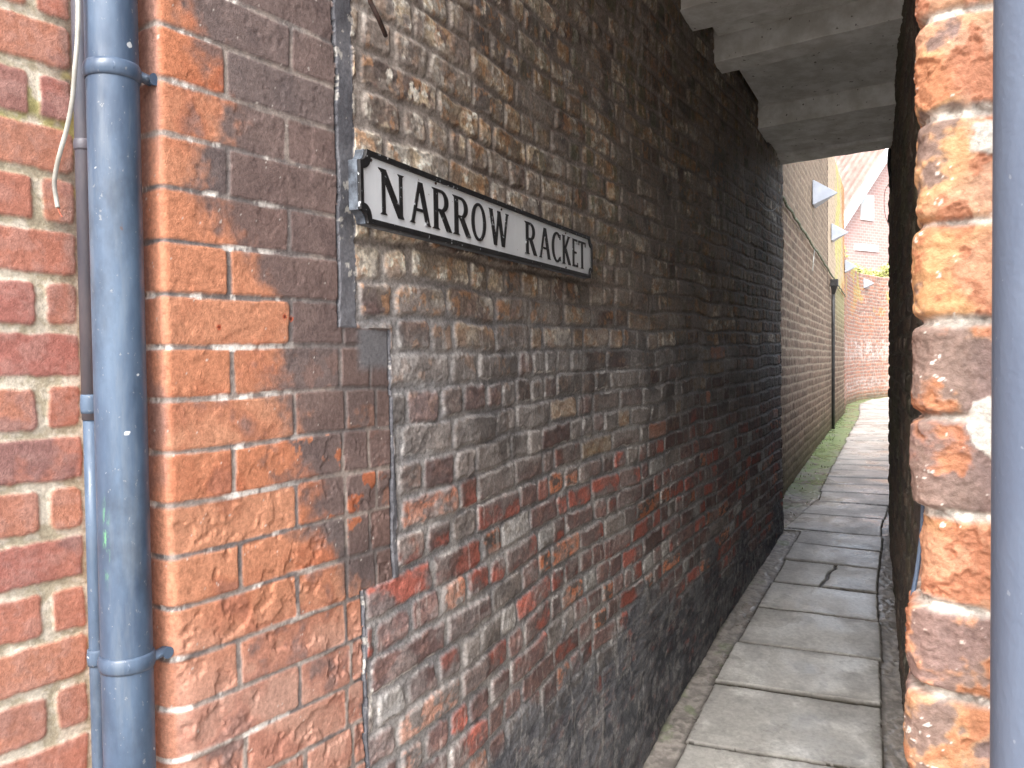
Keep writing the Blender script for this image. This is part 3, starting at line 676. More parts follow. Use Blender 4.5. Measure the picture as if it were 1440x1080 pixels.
def solve_z(y):
    z = 4.0
    for _ in range(60): z = 0.5 * z + 0.5 * (CAMZ - float(gz(z))) * F / (y - 503)
    return z
jts = [solve_z(v) for v in (1061, 972, 912, 861, 824, 792, 768, 747, 725, 707, 693)]
first = jts[0]
pre = [first - 0.45 * k for k in (7, 6, 5, 4, 3, 2, 1)]
post = []; z = jts[-1]; rs = random.Random(4)
while z < 21: z += rs.uniform(0.30, 0.40); post.append(z)
J = np.array(sorted(pre + jts + post))
def left_edge(y): return np.where(y < 5.45, Lx(y), np.interp(y, [5.45, 5.5, 6.5, 13.77], [1.779, 1.70, 2.15, 5.53]) if np.isscalar(y) else np.interp(y, [5.45, 5.47, 6.5, 13.77, 14.5, 16.2, 17.9, 19.0, 19.7], [1.779, 1.67, 2.15, 5.53, 5.82, 6.55, 7.5, 8.5, 9.8]))
T = steps((0.9, 2.4, 0.03), (2.4, 6.6, 0.0065), (6.6, 20.5, 0.022)); Wd = steps((0, 1, 1 / 190.))
TT, WW = np.meshgrid(T, Wd, indexing='ij')
LX = left_edge(TT.ravel() + 0.08).reshape(TT.shape) - 0.03
RX = Rx(TT) + 0.06 + 0.0; yR = TT - 0.20
RX = np.where(TT < 5.6, 0.1595 + 0.428 * yR + 0.05, 0.1595 + 0.428 * yR + 0.05 + 0.10 * (TT - 5.6))
far = ss(12.5, 16.0, TT)
RX = RX + far * 2.6
yL = TT + 0.08
X = LX + (RX - LX) * WW; Y = yL + (yR - yL) * WW * (1 - far)
width = RX - LX
a = WW * width
wl = 0.135 + 0.03 * np.interp(TT, [2, 5.4, 6.2, 12], [0, 0, 4.5, 5.0]); wr = width - 0.085 - 0.04 * np.interp(TT, [4.6, 5.5, 7], [1, 0, 0])
ji = np.clip(np.searchsorted(J, TT) - 1, 0, len(J) - 2)
rr = RT[(ji * 37) % 8192]
wl = wl + (rr[..., 3] - 0.5) * 0.02; wr = wr + (rr[..., 2] - 0.5) * 0.02
dl = np.minimum(a - wl, wr - a); dt = np.minimum(TT - J[ji], J[ji + 1] - TT)
jw = 0.004 + 0.003 * rr[..., 1] + 0.004 * (TT < 3.5)
e = (fbm(X, Y, 30, 131, 3) - 0.5) * 0.005
ds = np.minimum(dl, dt - jw) + e
# a crack across one slab
kc = int(np.searchsorted(J, solve_z(808)) - 1)
cx = 0.46 + 0.10 * ((TT - J[kc]) / (J[kc + 1] - J[kc]))
crk = (ji == kc) * ss(0.011, 0.004, np.abs(a - (wl + (wr - wl) * cx) + (fbm(TT, TT * 0, 20, 5, 2) - 0.5) * 0.018))
sl = ss(0.0, 0.006, ds)
nm = fbm(X, Y, 6, 132, 5, 0.6); nh = fbm(X, Y, 40, 133, 4, 0.6); nl = fbm(X, Y, 1.7, 134, 3)
hz = sl * 0.012 + (rr[..., 0] - 0.5) * 0.006 * sl + (nm - 0.5) * 0.006 - crk * 0.012 + (rr[..., 4] - 0.5) * 0.02 * (WW - 0.5) * sl + (1 - sl) * ss(0.02, 0.0, np.minimum(a, width - a)) * 0.01 + (1 - sl) * (nh - 0.5) * 0.006
st = mixc((0.50, 0.485, 0.455), (0.62, 0.605, 0.57), ss(0.3, 0.7, nm)); st = st * (0.82 + 0.34 * rr[..., 1])[..., None]
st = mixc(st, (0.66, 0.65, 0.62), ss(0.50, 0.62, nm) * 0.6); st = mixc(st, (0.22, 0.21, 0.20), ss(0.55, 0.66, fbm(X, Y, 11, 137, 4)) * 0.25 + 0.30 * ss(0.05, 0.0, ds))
gut = mixc((0.25, 0.23, 0.21), (0.38, 0.345, 0.315), ss(0.35, 0.65, nh))
moss = ss(5.6, 7.0, TT) * ss(0.42, 0.55, nm * 0.5 + nh * 0.5 + 0.12 * ss(6, 9, TT))
moss = np.maximum(moss, ss(0.62, 0.7, nm) * 0.4)
gut = mixc(gut, (0.19, 0.29, 0.10), moss * 0.85 * (a < width * 0.6))
gap = ss(0.012, 0.0, ds) * ss(-0.02, -0.004, ds)
gut = mixc(gut, (0.06, 0.055, 0.05), gap * 0.6)
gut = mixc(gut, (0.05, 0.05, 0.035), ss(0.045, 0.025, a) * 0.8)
inj = (dl > 0) & (sl < 0.5); 
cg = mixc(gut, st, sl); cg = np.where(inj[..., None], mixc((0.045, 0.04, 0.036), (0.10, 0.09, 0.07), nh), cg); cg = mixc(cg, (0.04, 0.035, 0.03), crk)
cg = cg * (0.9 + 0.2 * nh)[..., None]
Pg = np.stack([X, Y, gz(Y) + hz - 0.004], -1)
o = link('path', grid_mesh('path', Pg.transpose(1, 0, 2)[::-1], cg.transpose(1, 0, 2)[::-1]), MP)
tag(o, kind='structure')

# ------------------------------------------------------------------ street name sign
s1 = np.array([-0.2496, 1.41]); s2 = np.array([0.2213, 2.50]); SL = float(np.hypot(*(s2 - s1)))
dx = Vector((*(s2 - s1) / SL, 0)); tilt = (0.309 - 0.2965) / SL
exv = (dx + Vector((0, 0, tilt))).normalized(); nrm = exv.cross(Vector((0, 0, 1))).normalized(); upl = nrm.cross(exv).normalized()
T_sign = Matrix((exv, upl, nrm)).transposed().to_4x4(); T_sign.translation = Vector((s1[0], s1[1], CAMZ + 0.2965))
sign = empty('street_sign', T_sign.translation.copy())
tag(sign, 'white street name plate with black raised border reading NARROW RACKET', 'street sign')
SH = 0.063; x0, x1 = -0.020 * SL, 1.040 * SL; NR = 0.021
def outline(ins, n=7):
    """rectangle with concave quarter-round corners"""
    a, b, h = x0 + ins, x1 - ins, SH - ins
    R = NR + (ins * 0.25)
    pts = []
    for (cx, cy, a0) in ((x1, SH, 180), (x0, SH, 270), (x0, -SH, 0), (x1, -SH, 90)):
        pass
    def arc(cx, cy, t0, t1):
        for i in range(n + 1):
            t = math.radians(t0 + (t1 - t0) * i / n); pts.append((cx + math.cos(t) * R, cy + math.sin(t) * R))
    arc(a, -h, 90, 0); arc(b, -h, 180, 90); arc(b, h, 270, 180); arc(a, h, 0, -90)
    return pts
bm = bmesh.new(); prism(bm, outline(0.0), -0.012, 0.006, T_sign); bmobj('backing', bm, M_edge, sign, 0.0012)
bm = bmesh.new(); prism(bm, outline(0.007), 0.0062, 0.0085, T_sign); bmobj('plate', bm, M_white, sign)
bm = bmesh.new(); oA, oB = outline(0.0006), outline(0.0105); k = len(oA)
vo = [[bm.verts.new(T_sign @ Vector((x, y, z))) for x, y in p] for p, z in ((oA, 0.0063), (oA, 0.0125), (oB, 0.0125), (oB, 0.0063))]
for r in range(4):
    A, B = vo[r], vo[(r + 1) % 4]
    for i in range(k): bm.faces.new((A[i], A[(i + 1) % k], B[(i + 1) % k], B[i]))
bmobj('border', bm, M_black, sign, 0.001)
# letter strokes: units of cap height; w(idth) 1
TK, TN = 0.165, 0.098
def ln(x0, y0, x1, y1, w):           # stroke with horizontally cut ends
    dx_, dy_ = x1 - x0, y1 - y0
    L = math.hypot(dx_, dy_); hw = w / 2 * (L / abs(dy_)) if abs(dy_) > 0.3 * abs(dx_) else None
    if hw: return [(x0 - hw, y0), (x0 + hw, y0), (x1 + hw, y1), (x1 - hw, y1)]
    nx, ny = -dy_ / L * w / 2, dx_ / L * w / 2
    return [(x0 - nx, y0 - ny), (x1 - nx, y1 - ny), (x1 + nx, y1 + ny), (x0 + nx, y0 + ny)]
def serif(x, y, l, up=1): return [(x - l, y), (x + l, y), (x + l * 0.55, y + 0.045 * up), (x - l * 0.55, y + 0.045 * up)]
def arcs(cx, cy, rx, ry, t0, t1, wx, wy, n=16):
    out = []
    for i in range(n):
        q = []
        for t in (t0 + (t1 - t0) * i / n, t0 + (t1 - t0) * (i + 1) / n):
            c, s_ = math.cos(math.radians(t)), math.sin(math.radians(t)); q.append((c, s_))
        (c0, s0), (c1, s1_) = q
        out.append([(cx + c0 * rx, cy + s0 * ry), (cx + c1 * rx, cy + s1_ * ry), (cx + c1 * (rx - wx), cy + s1_ * (ry - wy)), (cx + c0 * (rx - wx), cy + s0 * (ry - wy))])
    return out
def glyph(ch):
    if ch == 'N': return 0.78, [ln(0.12, 0, 0.12, 1, TN), ln(0.66, 0, 0.66, 1, TN), ln(0.10, 1, 0.66, 0, TK), serif(0.12, 0, 0.10), serif(0.66, 1, 0.10, -1), serif(0.06, 1, 0.09, -1)]
    if ch == 'A': return 0.80, [ln(0.10, 0, 0.39, 1, TN), ln(0.70, 0, 0.41, 1, TK), [(0.2, 0.30), (0.6, 0.30), (0.6, 0.37), (0.2, 0.37)], serif(0.10, 0, 0.10), serif(0.70, 0, 0.12)]
    if ch == 'R': return 0.68, [ln(0.14, 0, 0.14, 1, TK * 0.9), serif(0.14, 0, 0.14), serif(0.12, 1, 0.12, -1), [(0.12, 0.93), (0.34, 0.93), (0.34, 1.0), (0.12, 1.0)], [(0.12, 0.45), (0.34, 0.45), (0.34, 0.52), (0.12, 0.52)],
        ln(0.34, 0.48, 0.62, 0, TK), serif(0.62, 0, 0.10)] + arcs(0.33, 0.725, 0.27, 0.275, -90, 90, TK * 0.9, 0.07)
    if ch == 'O': return 0.92, arcs(0.46, 0.5, 0.42, 0.52, 0, 360, TK, 0.075, 32)
    if ch == 'W': return 1.12, [ln(0.08, 1, 0.32, 0, TK), ln(0.52, 1, 0.34, 0, TN), ln(0.52, 1, 0.76, 0, TK), ln(1.0, 1, 0.78, 0, TN), serif(0.08, 1, 0.11, -1), serif(1.0, 1, 0.10, -1)]
    if ch == 'C': return 0.76, arcs(0.46, 0.5, 0.40, 0.52, 48, 312, TK, 0.075, 24) + [ln(0.70, 0.78, 0.72, 0.96, 0.05), ln(0.70, 0.20, 0.72, 0.05, 0.05)]
    if ch == 'K': return 0.72, [ln(0.14, 0, 0.14, 1, TK * 0.9), serif(0.14, 0, 0.13), serif(0.14, 1, 0.13, -1), ln(0.18, 0.42, 0.56, 1, TN), ln(0.26, 0.56, 0.62, 0, TK), serif(0.56, 1, 0.11, -1), serif(0.62, 0, 0.11)]
    if ch == 'E': return 0.58, [ln(0.14, 0, 0.14, 1, TK * 0.9), serif(0.12, 0, 0.1), [(0.1, 0.93), (0.50, 0.93), (0.50, 1.0), (0.1, 1.0)], [(0.1, 0.0), (0.52, 0.0), (0.54, 0.075), (0.1, 0.075)], [(0.14, 0.48), (0.42, 0.48), (0.42, 0.55), (0.14, 0.55)], ln(0.50, 1.0, 0.49, 0.84, 0.04), ln(0.53, 0.16, 0.53, 0.0, 0.04)]
    if ch == 'T': return 0.72, [ln(0.36, 0, 0.36, 1, TK * 0.9), serif(0.36, 0, 0.14), [(0.03, 0.93), (0.69, 0.93), (0.69, 1.0), (0.03, 1.0)], ln(0.04, 1.0, 0.05, 0.83, 0.04), ln(0.68, 1.0, 0.67, 0.83, 0.04)]
LT = [('N', .033, .104), ('A', .119, .185), ('R', .191, .256), ('R', .264, .330), ('O', .334, .401), ('W', .414, .507), ('R', .5875, .652), ('A', .668, .738), ('C', .742, .806), ('K', .814, .876), ('E', .884, .930), ('T', .932, .990)]
CHh = 0.079
for ch, ka, kb in LT:
    gw, strokes = glyph(ch); bm = bmesh.new()
    for i, pl_ in enumerate(strokes):
        pts = [(ka * SL + x / gw * (kb - ka) * SL, -CHh / 2 + y * CHh) for x, y in pl_]
        prism(bm, pts, 0.0086, 0.0102 + 0.00003 * (i % 9), T_sign)
    bmobj('letter', bm, M_black, sign)
for k_, yy in ((0.012, 0.047), (0.205, 0.049), (0.47, 0.046), (0.84, 0.046), (0.84, -0.049)):
    bm = bmesh.new(); pts = [(k_ * SL + 0.0026 * math.cos(t * math.pi / 5), yy + 0.0026 * math.sin(t * math.pi / 5)) for t in range(10)]
    prism(bm, pts, 0.0086, 0.0106, T_sign); bmobj('screw', bm, M_rust, sign)

# ------------------------------------------------------------------ pipes on the left
def vert_pipe(root, name, cx, cy, r, mat, zs=(-1.62, 4.2), seg=40):
    pts = [(cx, cy, CAMZ + z) for z in np.linspace(zs[0], zs[1], 14)]
    return tube(name, pts, r, mat, root, seg)
def ring(name, root, cx, cy, z0, z1, r0, mat, bulge=0.0015):
    zs = np.linspace(z0, z1, 7); rr = [r0 + bulge * math.sin(math.pi * i / 6) for i in range(7)]
    return tube(name, [(cx, cy, CAMZ + z) for z in zs], rr, mat, root, 40)
bx, by, brad = -0.5385, 1.138, 0.0335
dp = empty('downpipe', (bx, by, 0)); tag(dp, 'blue-black round iron downpipe in the corner beside the orange brick jamb', 'downpipe')
vert_pipe(dp, 'pipe', bx, by, brad, M_pipe)
def zpx(y, z): return (512 - y) / F * z
for (yy) in (106, 930):
    zc = zpx(yy, by)
    c = ring('clip', dp, bx, by, zc - 0.011, zc + 0.011, brad + 0.0012, M_pipe, 0.0028)
    # ear of the clip reaching to the pier face
    A = Vector((bx, by, CAMZ + zc)) + Vector((FC[0], FC[1], 0)) * (brad + 0.001) + Vector((AL[0], AL[1], 0)) * 0.004
    bm = bmesh.new()
    B = Vector((PC[0], PC[1], CAMZ + zc)) + Vector((FC[0], FC[1], 0)) * (-0.006) - Vector((AL[0], AL[1], 0)) * 0.0035
    A0 = Vector((bx, by, CAMZ + zc)) + Vector((FC[0], FC[1], 0)) * (brad * 0.80) - Vector((AL[0], AL[1], 0)) * brad * 0.55
    pts = [A0, A0.lerp(B, 0.45) + Vector((0, 0, 0.0)), B - Vector((FC[0], FC[1], 0)) * 0.012, B]
    tube('clip_ear', pts, [0.0075, 0.0065, 0.0075, 0.0085], M_pipe, c, 12)
    bm = bmesh.new(); R_ = 0.005
    prism(bm, [(R_ * math.cos(k * math.pi / 3), R_ * math.sin(k * math.pi / 3)) for k in range(6)], 0, 0.005,
          Matrix.Translation(B - Vector((FC[0], FC[1], 0)) * 0.004 - Vector((AL[0], AL[1], 0)) * 0.008) @ Vector((-AL[0], -AL[1], 0)).to_track_quat('Z', 'Y').to_matrix().to_4x4())
    bmobj('bolt', bm, M_pipe, c, 0.0008)
tx_, ty_ = -0.6215, 1.218
tp = empty('waste_pipe', (tx_, ty_, 0)); tag(tp, 'thin grey waste pipe running up behind the blue-black downpipe', 'waste pipe')
tube('pipe', [(tx_ , ty_, CAMZ + z) for z in np.linspace(-0.08, 4.2, 8)], 0.0118, M_pipe2, tp, 28)
tube('pipe', [(tx_ , ty_, CAMZ + z) for z in np.linspace(-1.62, -0.075, 8)], 0.0105, M_pipe, tp, 28)
for yy, hh, mm in ((205, 0.008, M_pipe2), (566, 0.014, M_pipe), (925, 0.012, M_pipe)):
    zc = zpx(yy, ty_); ring('coupler', tp, tx_, ty_, zc - hh, zc + hh, 0.0125, mm, 0.0012)
# loose cable
def upx(x, y, z): # point at depth z seen at that place in the plan: used only to lay out the cable on the wall corner
    return ((x - 720) / F * z, z, CAMZ + (509 + 0.0 - y) / F * z)
cb = empty('loose_cable', (-0.6, 1.13, 1.9)); tag(cb, 'loose dirty white cable end dangling beside the thin pipe', 'cable')
cpts = [upx(*p) for p in ((123, -60, 1.10), (124, 0, 1.10), (122, 50, 1.10), (117, 95, 1.10), (112, 140, 1.11), (103, 180, 1.12), (93, 212, 1.13), (87, 235, 1.14), (84, 255, 1.145), (86, 275, 1.15), (88, 288, 1.15))]
def smooth_pts(p, n=6):
    p = [Vector(v) for v in p]; out = []
    for i in range(len(p) - 1):
        a, b, c_, d = p[max(i - 1, 0)], p[i], p[i + 1], p[min(i + 2, len(p) - 1)]
        for k in range(n):
            t = k / n; out.append(0.5 * ((2 * b) + (-a + c_) * t + (2 * a - 5 * b + 4 * c_ - d) * t * t + (-a + 3 * b - 3 * c_ + d) * t ** 3))
    out.append(p[-1]); return out
tube('sheath', smooth_pts(cpts), 0.0031, M_cable, cb, 12)
tube('core', smooth_pts([cpts[-1], upx(91, 296, 1.15), upx(94, 301, 1.15)]), 0.0009, M_copper, cb, 8)

# ------------------------------------------------------------------ pipe on the right
ang = math.radians(34.2); rx_, ry_ = 0.60 * math.sin(ang), 0.60 * math.cos(ang)
rpipe = empty('downpipe', (rx_, ry_, 0)); tag(rpipe, 'smooth slate-blue pipe filling the right edge, in front of the brick jamb', 'downpipe')
vert_pipe(rpipe, 'pipe', rx_, ry_, 0.043, M_pipe3, seg=64)
ring('socket', rpipe, rx_, ry_, 0.62, 0.70, 0.045, M_pipe3, 0.002)
# conduit strip in the gap of the jamb
cs = tube('conduit', smooth_pts([upx(1300, 690, 0.70), upx(1299, 720, 0.70), upx(1297, 760, 0.70), upx(1291, 810, 0.70), upx(1284, 850, 0.70), upx(1279, 885, 0.70), upx(1277, 900, 0.705)]), 0.0019, M_pipe, None, 10)
tag(cs, 'thin bent grey conduit poking out beside the right brick jamb', 'conduit')

# ------------------------------------------------------------------ odds and ends on the passage walls
o = tube('iron_hook', smooth_pts([(-0.300, 1.400, CAMZ + 0.66), upx(523, -5, 1.42), upx(530, 10, 1.43), upx(541, 33, 1.45), upx(550, 55, 1.50)]), 0.0042, M_rust, None, 10)
tag(o, 'bent rusty iron rod sticking from the wall above the street sign', 'iron rod')
# loops of wire at the end of the passage
def wpt(x, y, z): return ((x - 720) / F * z, z, CAMZ + (503 - y) / F * z)
o = tube('wire', smooth_pts([wpt(1062, 262, 4.6), wpt(1066, 283, 4.65), wpt(1078, 297, 4.8), wpt(1090, 296, 5.0), wpt(1098, 280, 5.15), wpt(1101, 262, 5.3)]), 0.0022, M_cable, None, 8)
tag(o, 'thin pale wire loop hanging at the far end of the old wall', 'wire')
rwz = 5.35
o = tube('cable', smooth_pts([wpt(1251, 214, 5.0), wpt(1250, 235, 5.0), wpt(1253, 258, 5.0), wpt(1256, 282, 5.0)]), 0.010, M_blk, None, 8)
tag(o, 'short thick black cable at the top end of the right wall', 'cable')
o = tube('wire', smooth_pts([wpt(1250, 262, 5.0), wpt(1244, 275, 5.0), wpt(1244, 300, 5.0), wpt(1249, 318, 5.0), wpt(1256, 336, 5.0)]), 0.0016, M_blk, None, 8)
tag(o, 'thin black wire loop drooping from the right wall end', 'wire')

# ------------------------------------------------------------------ things on the open alley's walls
def on_wall(path, s, z, off):
    x, y = path.pos(s); tx, ty = path.tan(s); return Vector((float(x + ty * off), float(y - tx * off), CAMZ + z)), Vector((float(tx), float(ty), 0)), Vector((float(ty), float(-tx), 0))
def s_at(path, px_):
    u = (px_ - 720) / F; ss_ = np.linspace(0, path.L, 3000); x, y = path.pos(ss_); return float(ss_[np.argmin(np.abs(x / y - u))])
def dep(path, s): return float(path.pos(s)[1])
lamps = [(sp, 1143, 275, 36, 'largest and nearest white pyramid-shaped wall spike high on the alley wall'), (sp, 1169, 329, 25, 'second white pyramid wall spike, just beyond the largest one'),
         (sp, 1187.5, 376, 18, 'third white pyramid wall spike, at the end of the pale painted wall'), (cp_, 1216, 400, 14, 'smallest white pyramid spike, alone on the red curved wall')]
for path, xx, yy, hh, lab in lamps:
    s_ = s_at(path, xx); d_ = dep(path, s_); zc = (502 - yy) / F * d_; sz = hh / F * d_ * 0.93
    c, t, nn = on_wall(path, s_, zc, 0.012)
    bm = bmesh.new(); up = Vector((0, 0, 1))
    base = [bm.verts.new(c + t * a * sz * 0.5 + up * b * sz * 0.5) for a, b in ((-1, -1), (1, -1), (1, 1), (-1, 1))]
    inner = [bm.verts.new(v.co + nn * 0.012) for v in base]
    apex = bm.verts.new(c + nn * sz * 0.95 - up * sz * 0.02)
    for i in range(4):
        bm.faces.new((base[i], base[(i + 1) % 4], inner[(i + 1) % 4], inner[i])); bm.faces.new((inner[i], inner[(i + 1) % 4], apex))
    bm.faces.new(base[::-1])
    o = bmobj('wall_spike', bm, M_lamp, None, 0.003)
    tag(o, lab, 'wall spike', 'white pyramid spikes along the alley walls')
# black hopper and its pipe
s_ = s_at(sp, 1166); d_ = dep(sp, s_)
c, t, nn = on_wall(sp, s_, 0, 0.05)
bp = empty('rainwater_pipe', (c.x, c.y, float(gz(c.y)))); tag(bp, 'black rainwater pipe with hopper head far down the alley wall', 'rainwater pipe')
tube('pipe', [(c.x, c.y, CAMZ + z) for z in (0.86, 0.4, -0.2, -0.93)], 0.021, M_blk, bp, 14)
bm = bmesh.new()
for (z0_, z1_, r0, r1) in ((0.80, 0.90, 0.022, 0.055), (0.901, 0.99, 0.062, 0.062)):
    a_ = [bm.verts.new(c + t * i * r0 + nn * j * r0 + Vector((0, 0, z0_))) for i, j in ((-1, -.5), (1, -.5), (1, 1), (-1, 1))]
    b_ = [bm.verts.new(c + t * i * r1 + nn * j * r1 + Vector((0, 0, z1_))) for i, j in ((-1, -.5), (1, -.5), (1, 1), (-1, 1))]
    bm.faces.new(a_[::-1]); bm.faces.new(b_)
    for i in range(4): bm.faces.new((a_[i], a_[(i + 1) % 4], b_[(i + 1) % 4], b_[i]))
bmobj('hopper', bm, M_blk, bp, 0.004)
# mossy cable along the wall
rs = random.Random(9); pts = []
for s_ in np.arange(0.75, 9.5, 0.18):
    p_, t, nn = on_wall(sp, s_, float(zcable(s_)) + rs.uniform(-0.012, 0.012), 0.03); pts.append(p_)
o = tube('wall_cable', pts, 0.011, M_vine, None, 8); tag(o, 'mossy cable sloping along the brick wall of the open alley', 'cable')
p_, t, nn = on_wall(sp, 3.7, 0.98, 0.03)
o = tube('twig', [p_ + Vector((0, 0, 0.12)) + t * .1, p_, p_ - Vector((0, 0, 0.12)) - t * .1], 0.006, M_cable, None, 6); tag(o, 'pale short twig hanging below the mossy cable', 'twig')

# ------------------------------------------------------------------ house behind the curved wall
hc = Vector((9.45, 24.0, 0)); ga = Vector((0.85, 0.527, 0)); gb = Vector((-0.527, 0.85, 0))
EV = CAMZ + 3.95; RG = CAMZ + 7.15; GW = 6.0; GD = 9.0
house = empty('house', (hc.x, hc.y, 0.6)); tag(house, 'pink brick gabled house with tiled roof beyond the alley end', 'house')
bm = bmesh.new()
def hp_(a, b, z): v = hc + ga * a + gb * b; return bm.verts.new((v.x, v.y, z))
fr = [hp_(0, 0, 0.5), hp_(GW, 0, 0.5), hp_(GW, 0, EV), hp_(GW / 2, 0, RG), hp_(0, 0, EV)]; bk_ = [hp_(0, GD, 0.5), hp_(GW, GD, 0.5), hp_(GW, GD, EV), hp_(GW / 2, GD, RG), hp_(0, GD, EV)]
bm.faces.new(fr); bm.faces.new(bk_[::-1])
for i in range(5): bm.faces.new((fr[i], bk_[i], bk_[(i + 1) % 5], fr[(i + 1) % 5]))
m, n, p = base_mat('pink_house_brick'); bt = N(n, 'ShaderNodeTexBrick', Scale=3.0); bt.inputs['Color1'].default_value = (0.50, 0.30, 0.27, 1); bt.inputs['Color2'].default_value = (0.42, 0.25, 0.22, 1); bt.inputs['Mortar'].default_value = (0.55, 0.45, 0.42, 1)
tc = N(n, 'ShaderNodeTexCoord'); mp = N(n, 'ShaderNodeMapping'); mp.inputs['Rotation'].default_value = (math.radians(90), 0, 0); n.links.new(tc.outputs['Object'], mp.inputs['Vector']); n.links.new(mp.outputs[0], bt.inputs['Vector']); n.links.new(bt.outputs[0], p.inputs['Base Color'])
bmobj('wall', bm, m, house)
# tiled roof slopes with rolls
def roof(sign):
    bm = bmesh.new(); nb = 150; rows_ = []
    for j in range(0, 13):
        row = []
        for i in range(nb + 1):
            b = -0.25 + (GD + 0.5) * i / nb; f_ = j / 12 * 1.0
            a = (-0.3 + (GW / 2 + 0.3) * f_) if sign < 0 else (GW + 0.3 - (GW / 2 + 0.3) * f_)
            z = EV + 0.05 - 0.32 * 1.067 + (RG - EV + 0.32 * 1.067) * f_ + 0.10 + 0.12 * math.sin(2 * math.pi * i / 4.0 * 1.0 + 0.3)
            v = hc + ga * a + gb * b; row.append(bm.verts.new((v.x, v.y, z)))
        rows_.append(row)
    for j in range(12):
        for i in range(nb): bm.faces.new((rows_[j][i], rows_[j][i + 1], rows_[j + 1][i + 1], rows_[j + 1][i]))
    o = bmobj('roof', bm, M_tile, house); sdm = o.modifiers.new('thick', 'SOLIDIFY'); sdm.thickness = 0.06; return o
roof(-1); roof(1)
bm = bmesh.new()
for sg in (0, 1):
    a0, a1 = (-0.35, GW / 2) if sg == 0 else (GW + 0.35, GW / 2)
    for (oz0, oz1, bb0, bb1) in ((-0.16, 0.22, -0.34, -0.27),):
        zs = [EV - 0.36, RG]
        vs = []
        for b in (bb0, bb1):
            for a, z in ((a0, zs[0]), (a1, zs[1])):
                for oz in (oz0, oz1):
                    v = hc + ga * a + gb * b; vs.append(bm.verts.new((v.x, v.y, z + oz)))
        for f_ in ((0, 1, 3, 2), (4, 6, 7, 5), (0, 4, 5, 1), (2, 3, 7, 6), (0, 2, 6, 4), (1, 5, 7, 3)): bm.faces.new([vs[i] for i in f_])
bmobj('bargeboard', bm, M_wframe, house)
def hwin(a0, a1, z0, z1):
    def box(name, a0, a1, z0, z1, b0, b1, mat, par):
        bm = bmesh.new(); vs = []
        for b in (b0, b1):
            for a, z in ((a0, z0), (a1, z0), (a1, z1), (a0, z1)):
                v = hc + ga * a + gb * b; vs.append(bm.verts.new((v.x, v.y, CAMZ + z)))
        for f_ in ((0, 1, 2, 3), (7, 6, 5, 4), (0, 4, 5, 1), (1, 5, 6, 2), (2, 6, 7, 3), (3, 7, 4, 0)): bm.faces.new([vs[i] for i in f_])
        return bmobj(name, bm, mat, par)
    wn = box('window', a0, a1, z0, z1, -0.05, 0.02, M_wframe, house)
    mx = (a0 + a1) / 2
    box('pane', a0 + 0.06, mx - 0.03, z0 + 0.07, z1 - 0.07, -0.062, -0.052, M_glass, wn); box('pane', mx + 0.03, a1 - 0.06, z0 + 0.07, z1 - 0.07, -0.062, -0.052, M_glass, wn)
hwin(1.02, 1.62, 4.03, 4.78); hwin(0.75, 1.85, 3.12, 3.32)
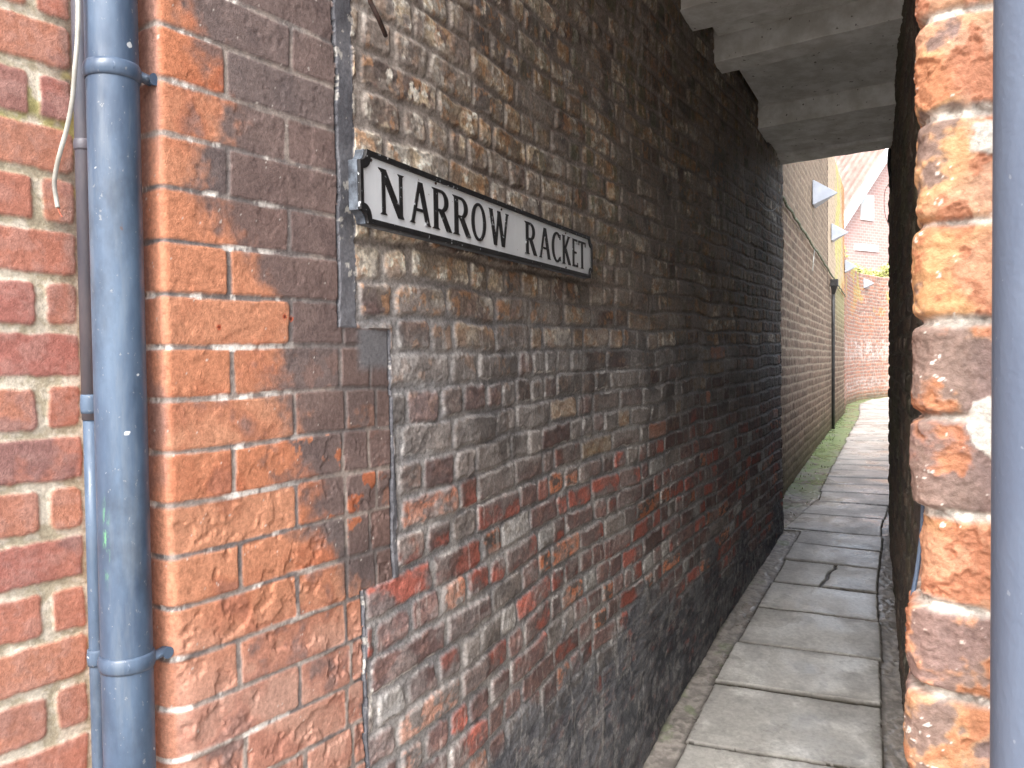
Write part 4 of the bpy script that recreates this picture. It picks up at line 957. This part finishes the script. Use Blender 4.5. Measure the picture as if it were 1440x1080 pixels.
# rambling shrub on the curved wall
def shrub(name, centres, nleaf, lsz, mat, seed):
    rs = random.Random(seed); bm = bmesh.new()
    for _ in range(nleaf):
        c_, r_ = rs.choice(centres)
        v = Vector((rs.gauss(0, 1), rs.gauss(0, 1), rs.gauss(0, 1))).normalized() * r_ * rs.random() ** 0.4; v.z *= 0.7
        p_ = Vector(c_) + v; a_ = Vector((rs.uniform(-1, 1), rs.uniform(-1, 1), rs.uniform(-1, 1))).normalized(); b_ = a_.orthogonal().normalized(); l_ = lsz * rs.uniform(0.6, 1.3)
        bm.faces.new([bm.verts.new(q) for q in (p_ - a_ * l_, p_ - b_ * l_ * 0.5, p_ + a_ * l_, p_ + b_ * l_ * 0.5)])
    me = bpy.data.meshes.new(name); bm.to_mesh(me); bm.free(); return me
cen = []
rs = random.Random(3)
for s_ in np.linspace(4.2, 8.2, 9):
    c, t, nn = on_wall(cp_, s_, 1.85, -0.35); cen.append(((c.x, c.y, c.z + rs.uniform(0.0, 0.15)), rs.uniform(0.18, 0.34)))
for s_ in (3.4, 3.8, 4.3, 4.9, 5.5):
    c, t, nn = on_wall(cp_, s_, 2.3, -0.9); cen.append(((c.x, c.y, c.z + 0.25 - 0.06 * s_ + rs.uniform(0, 0.2)), rs.uniform(0.28, 0.45)))
sh = empty('shrub', tuple(cen[0][0])); tag(sh, 'pale yellow-green shrub spilling over the curved red wall', 'shrub')
link('foliage', shrub('foliage', cen, 5200, 0.045, M_leaf, 2), M_leaf, sh)
c, t, nn = on_wall(cp_, 4.6, 0, -0.7)
tube('stem', smooth_pts([(c.x, c.y, 0.66), (c.x + 0.05, c.y + 0.05, 1.8), (c.x - 0.1, c.y, 3.0), (c.x, c.y + 0.1, 3.7)]), [0.05] * 18 + [0.02], M_stem, sh, 10)
# ------------------------------------------------------------------ litter and weeds along the foot of the old wall
rs = random.Random(12); bm = bmesh.new()
for k in range(140):
    y_ = rs.uniform(5.7, 15.0); x_ = float(left_edge(np.array([y_]))[0]) + abs(rs.gauss(0, 0.10)); z_ = float(gz(y_)) + 0.004
    for j in range(3):
        a_ = rs.uniform(0, 6.28); l_ = rs.uniform(0.012, 0.03); d_ = Vector((math.cos(a_) * 0.6, math.sin(a_) * 0.6, 1)).normalized() * l_; s__ = Vector((-math.sin(a_), math.cos(a_), 0)) * 0.004
        p_ = Vector((x_, y_, z_)); bm.faces.new([bm.verts.new(q) for q in (p_ - s__, p_ + s__, p_ + d_)])
tag(bmobj('moss', bm, M_moss), 'low green moss and weeds along the foot of the open alley wall', 'moss', kind='stuff')
for (yy, ww, lab, ll, an) in ((2.86, 0.09, 'pale dry twig lying in the gutter beside the nearest slabs', 0.10, 0.9),):
    x_ = float(Lx(yy)) + ww; z_ = float(gz(yy)) + 0.012
    o = tube('twig', [(x_, yy, z_), (x_ + ll * 0.4, yy + ll * 0.35, z_ + 0.006), (x_ + ll, yy + ll * 0.75, z_ + 0.004)], [0.003, 0.0022, 0.0012], M_stem, None, 6); tag(o, lab, 'twig')
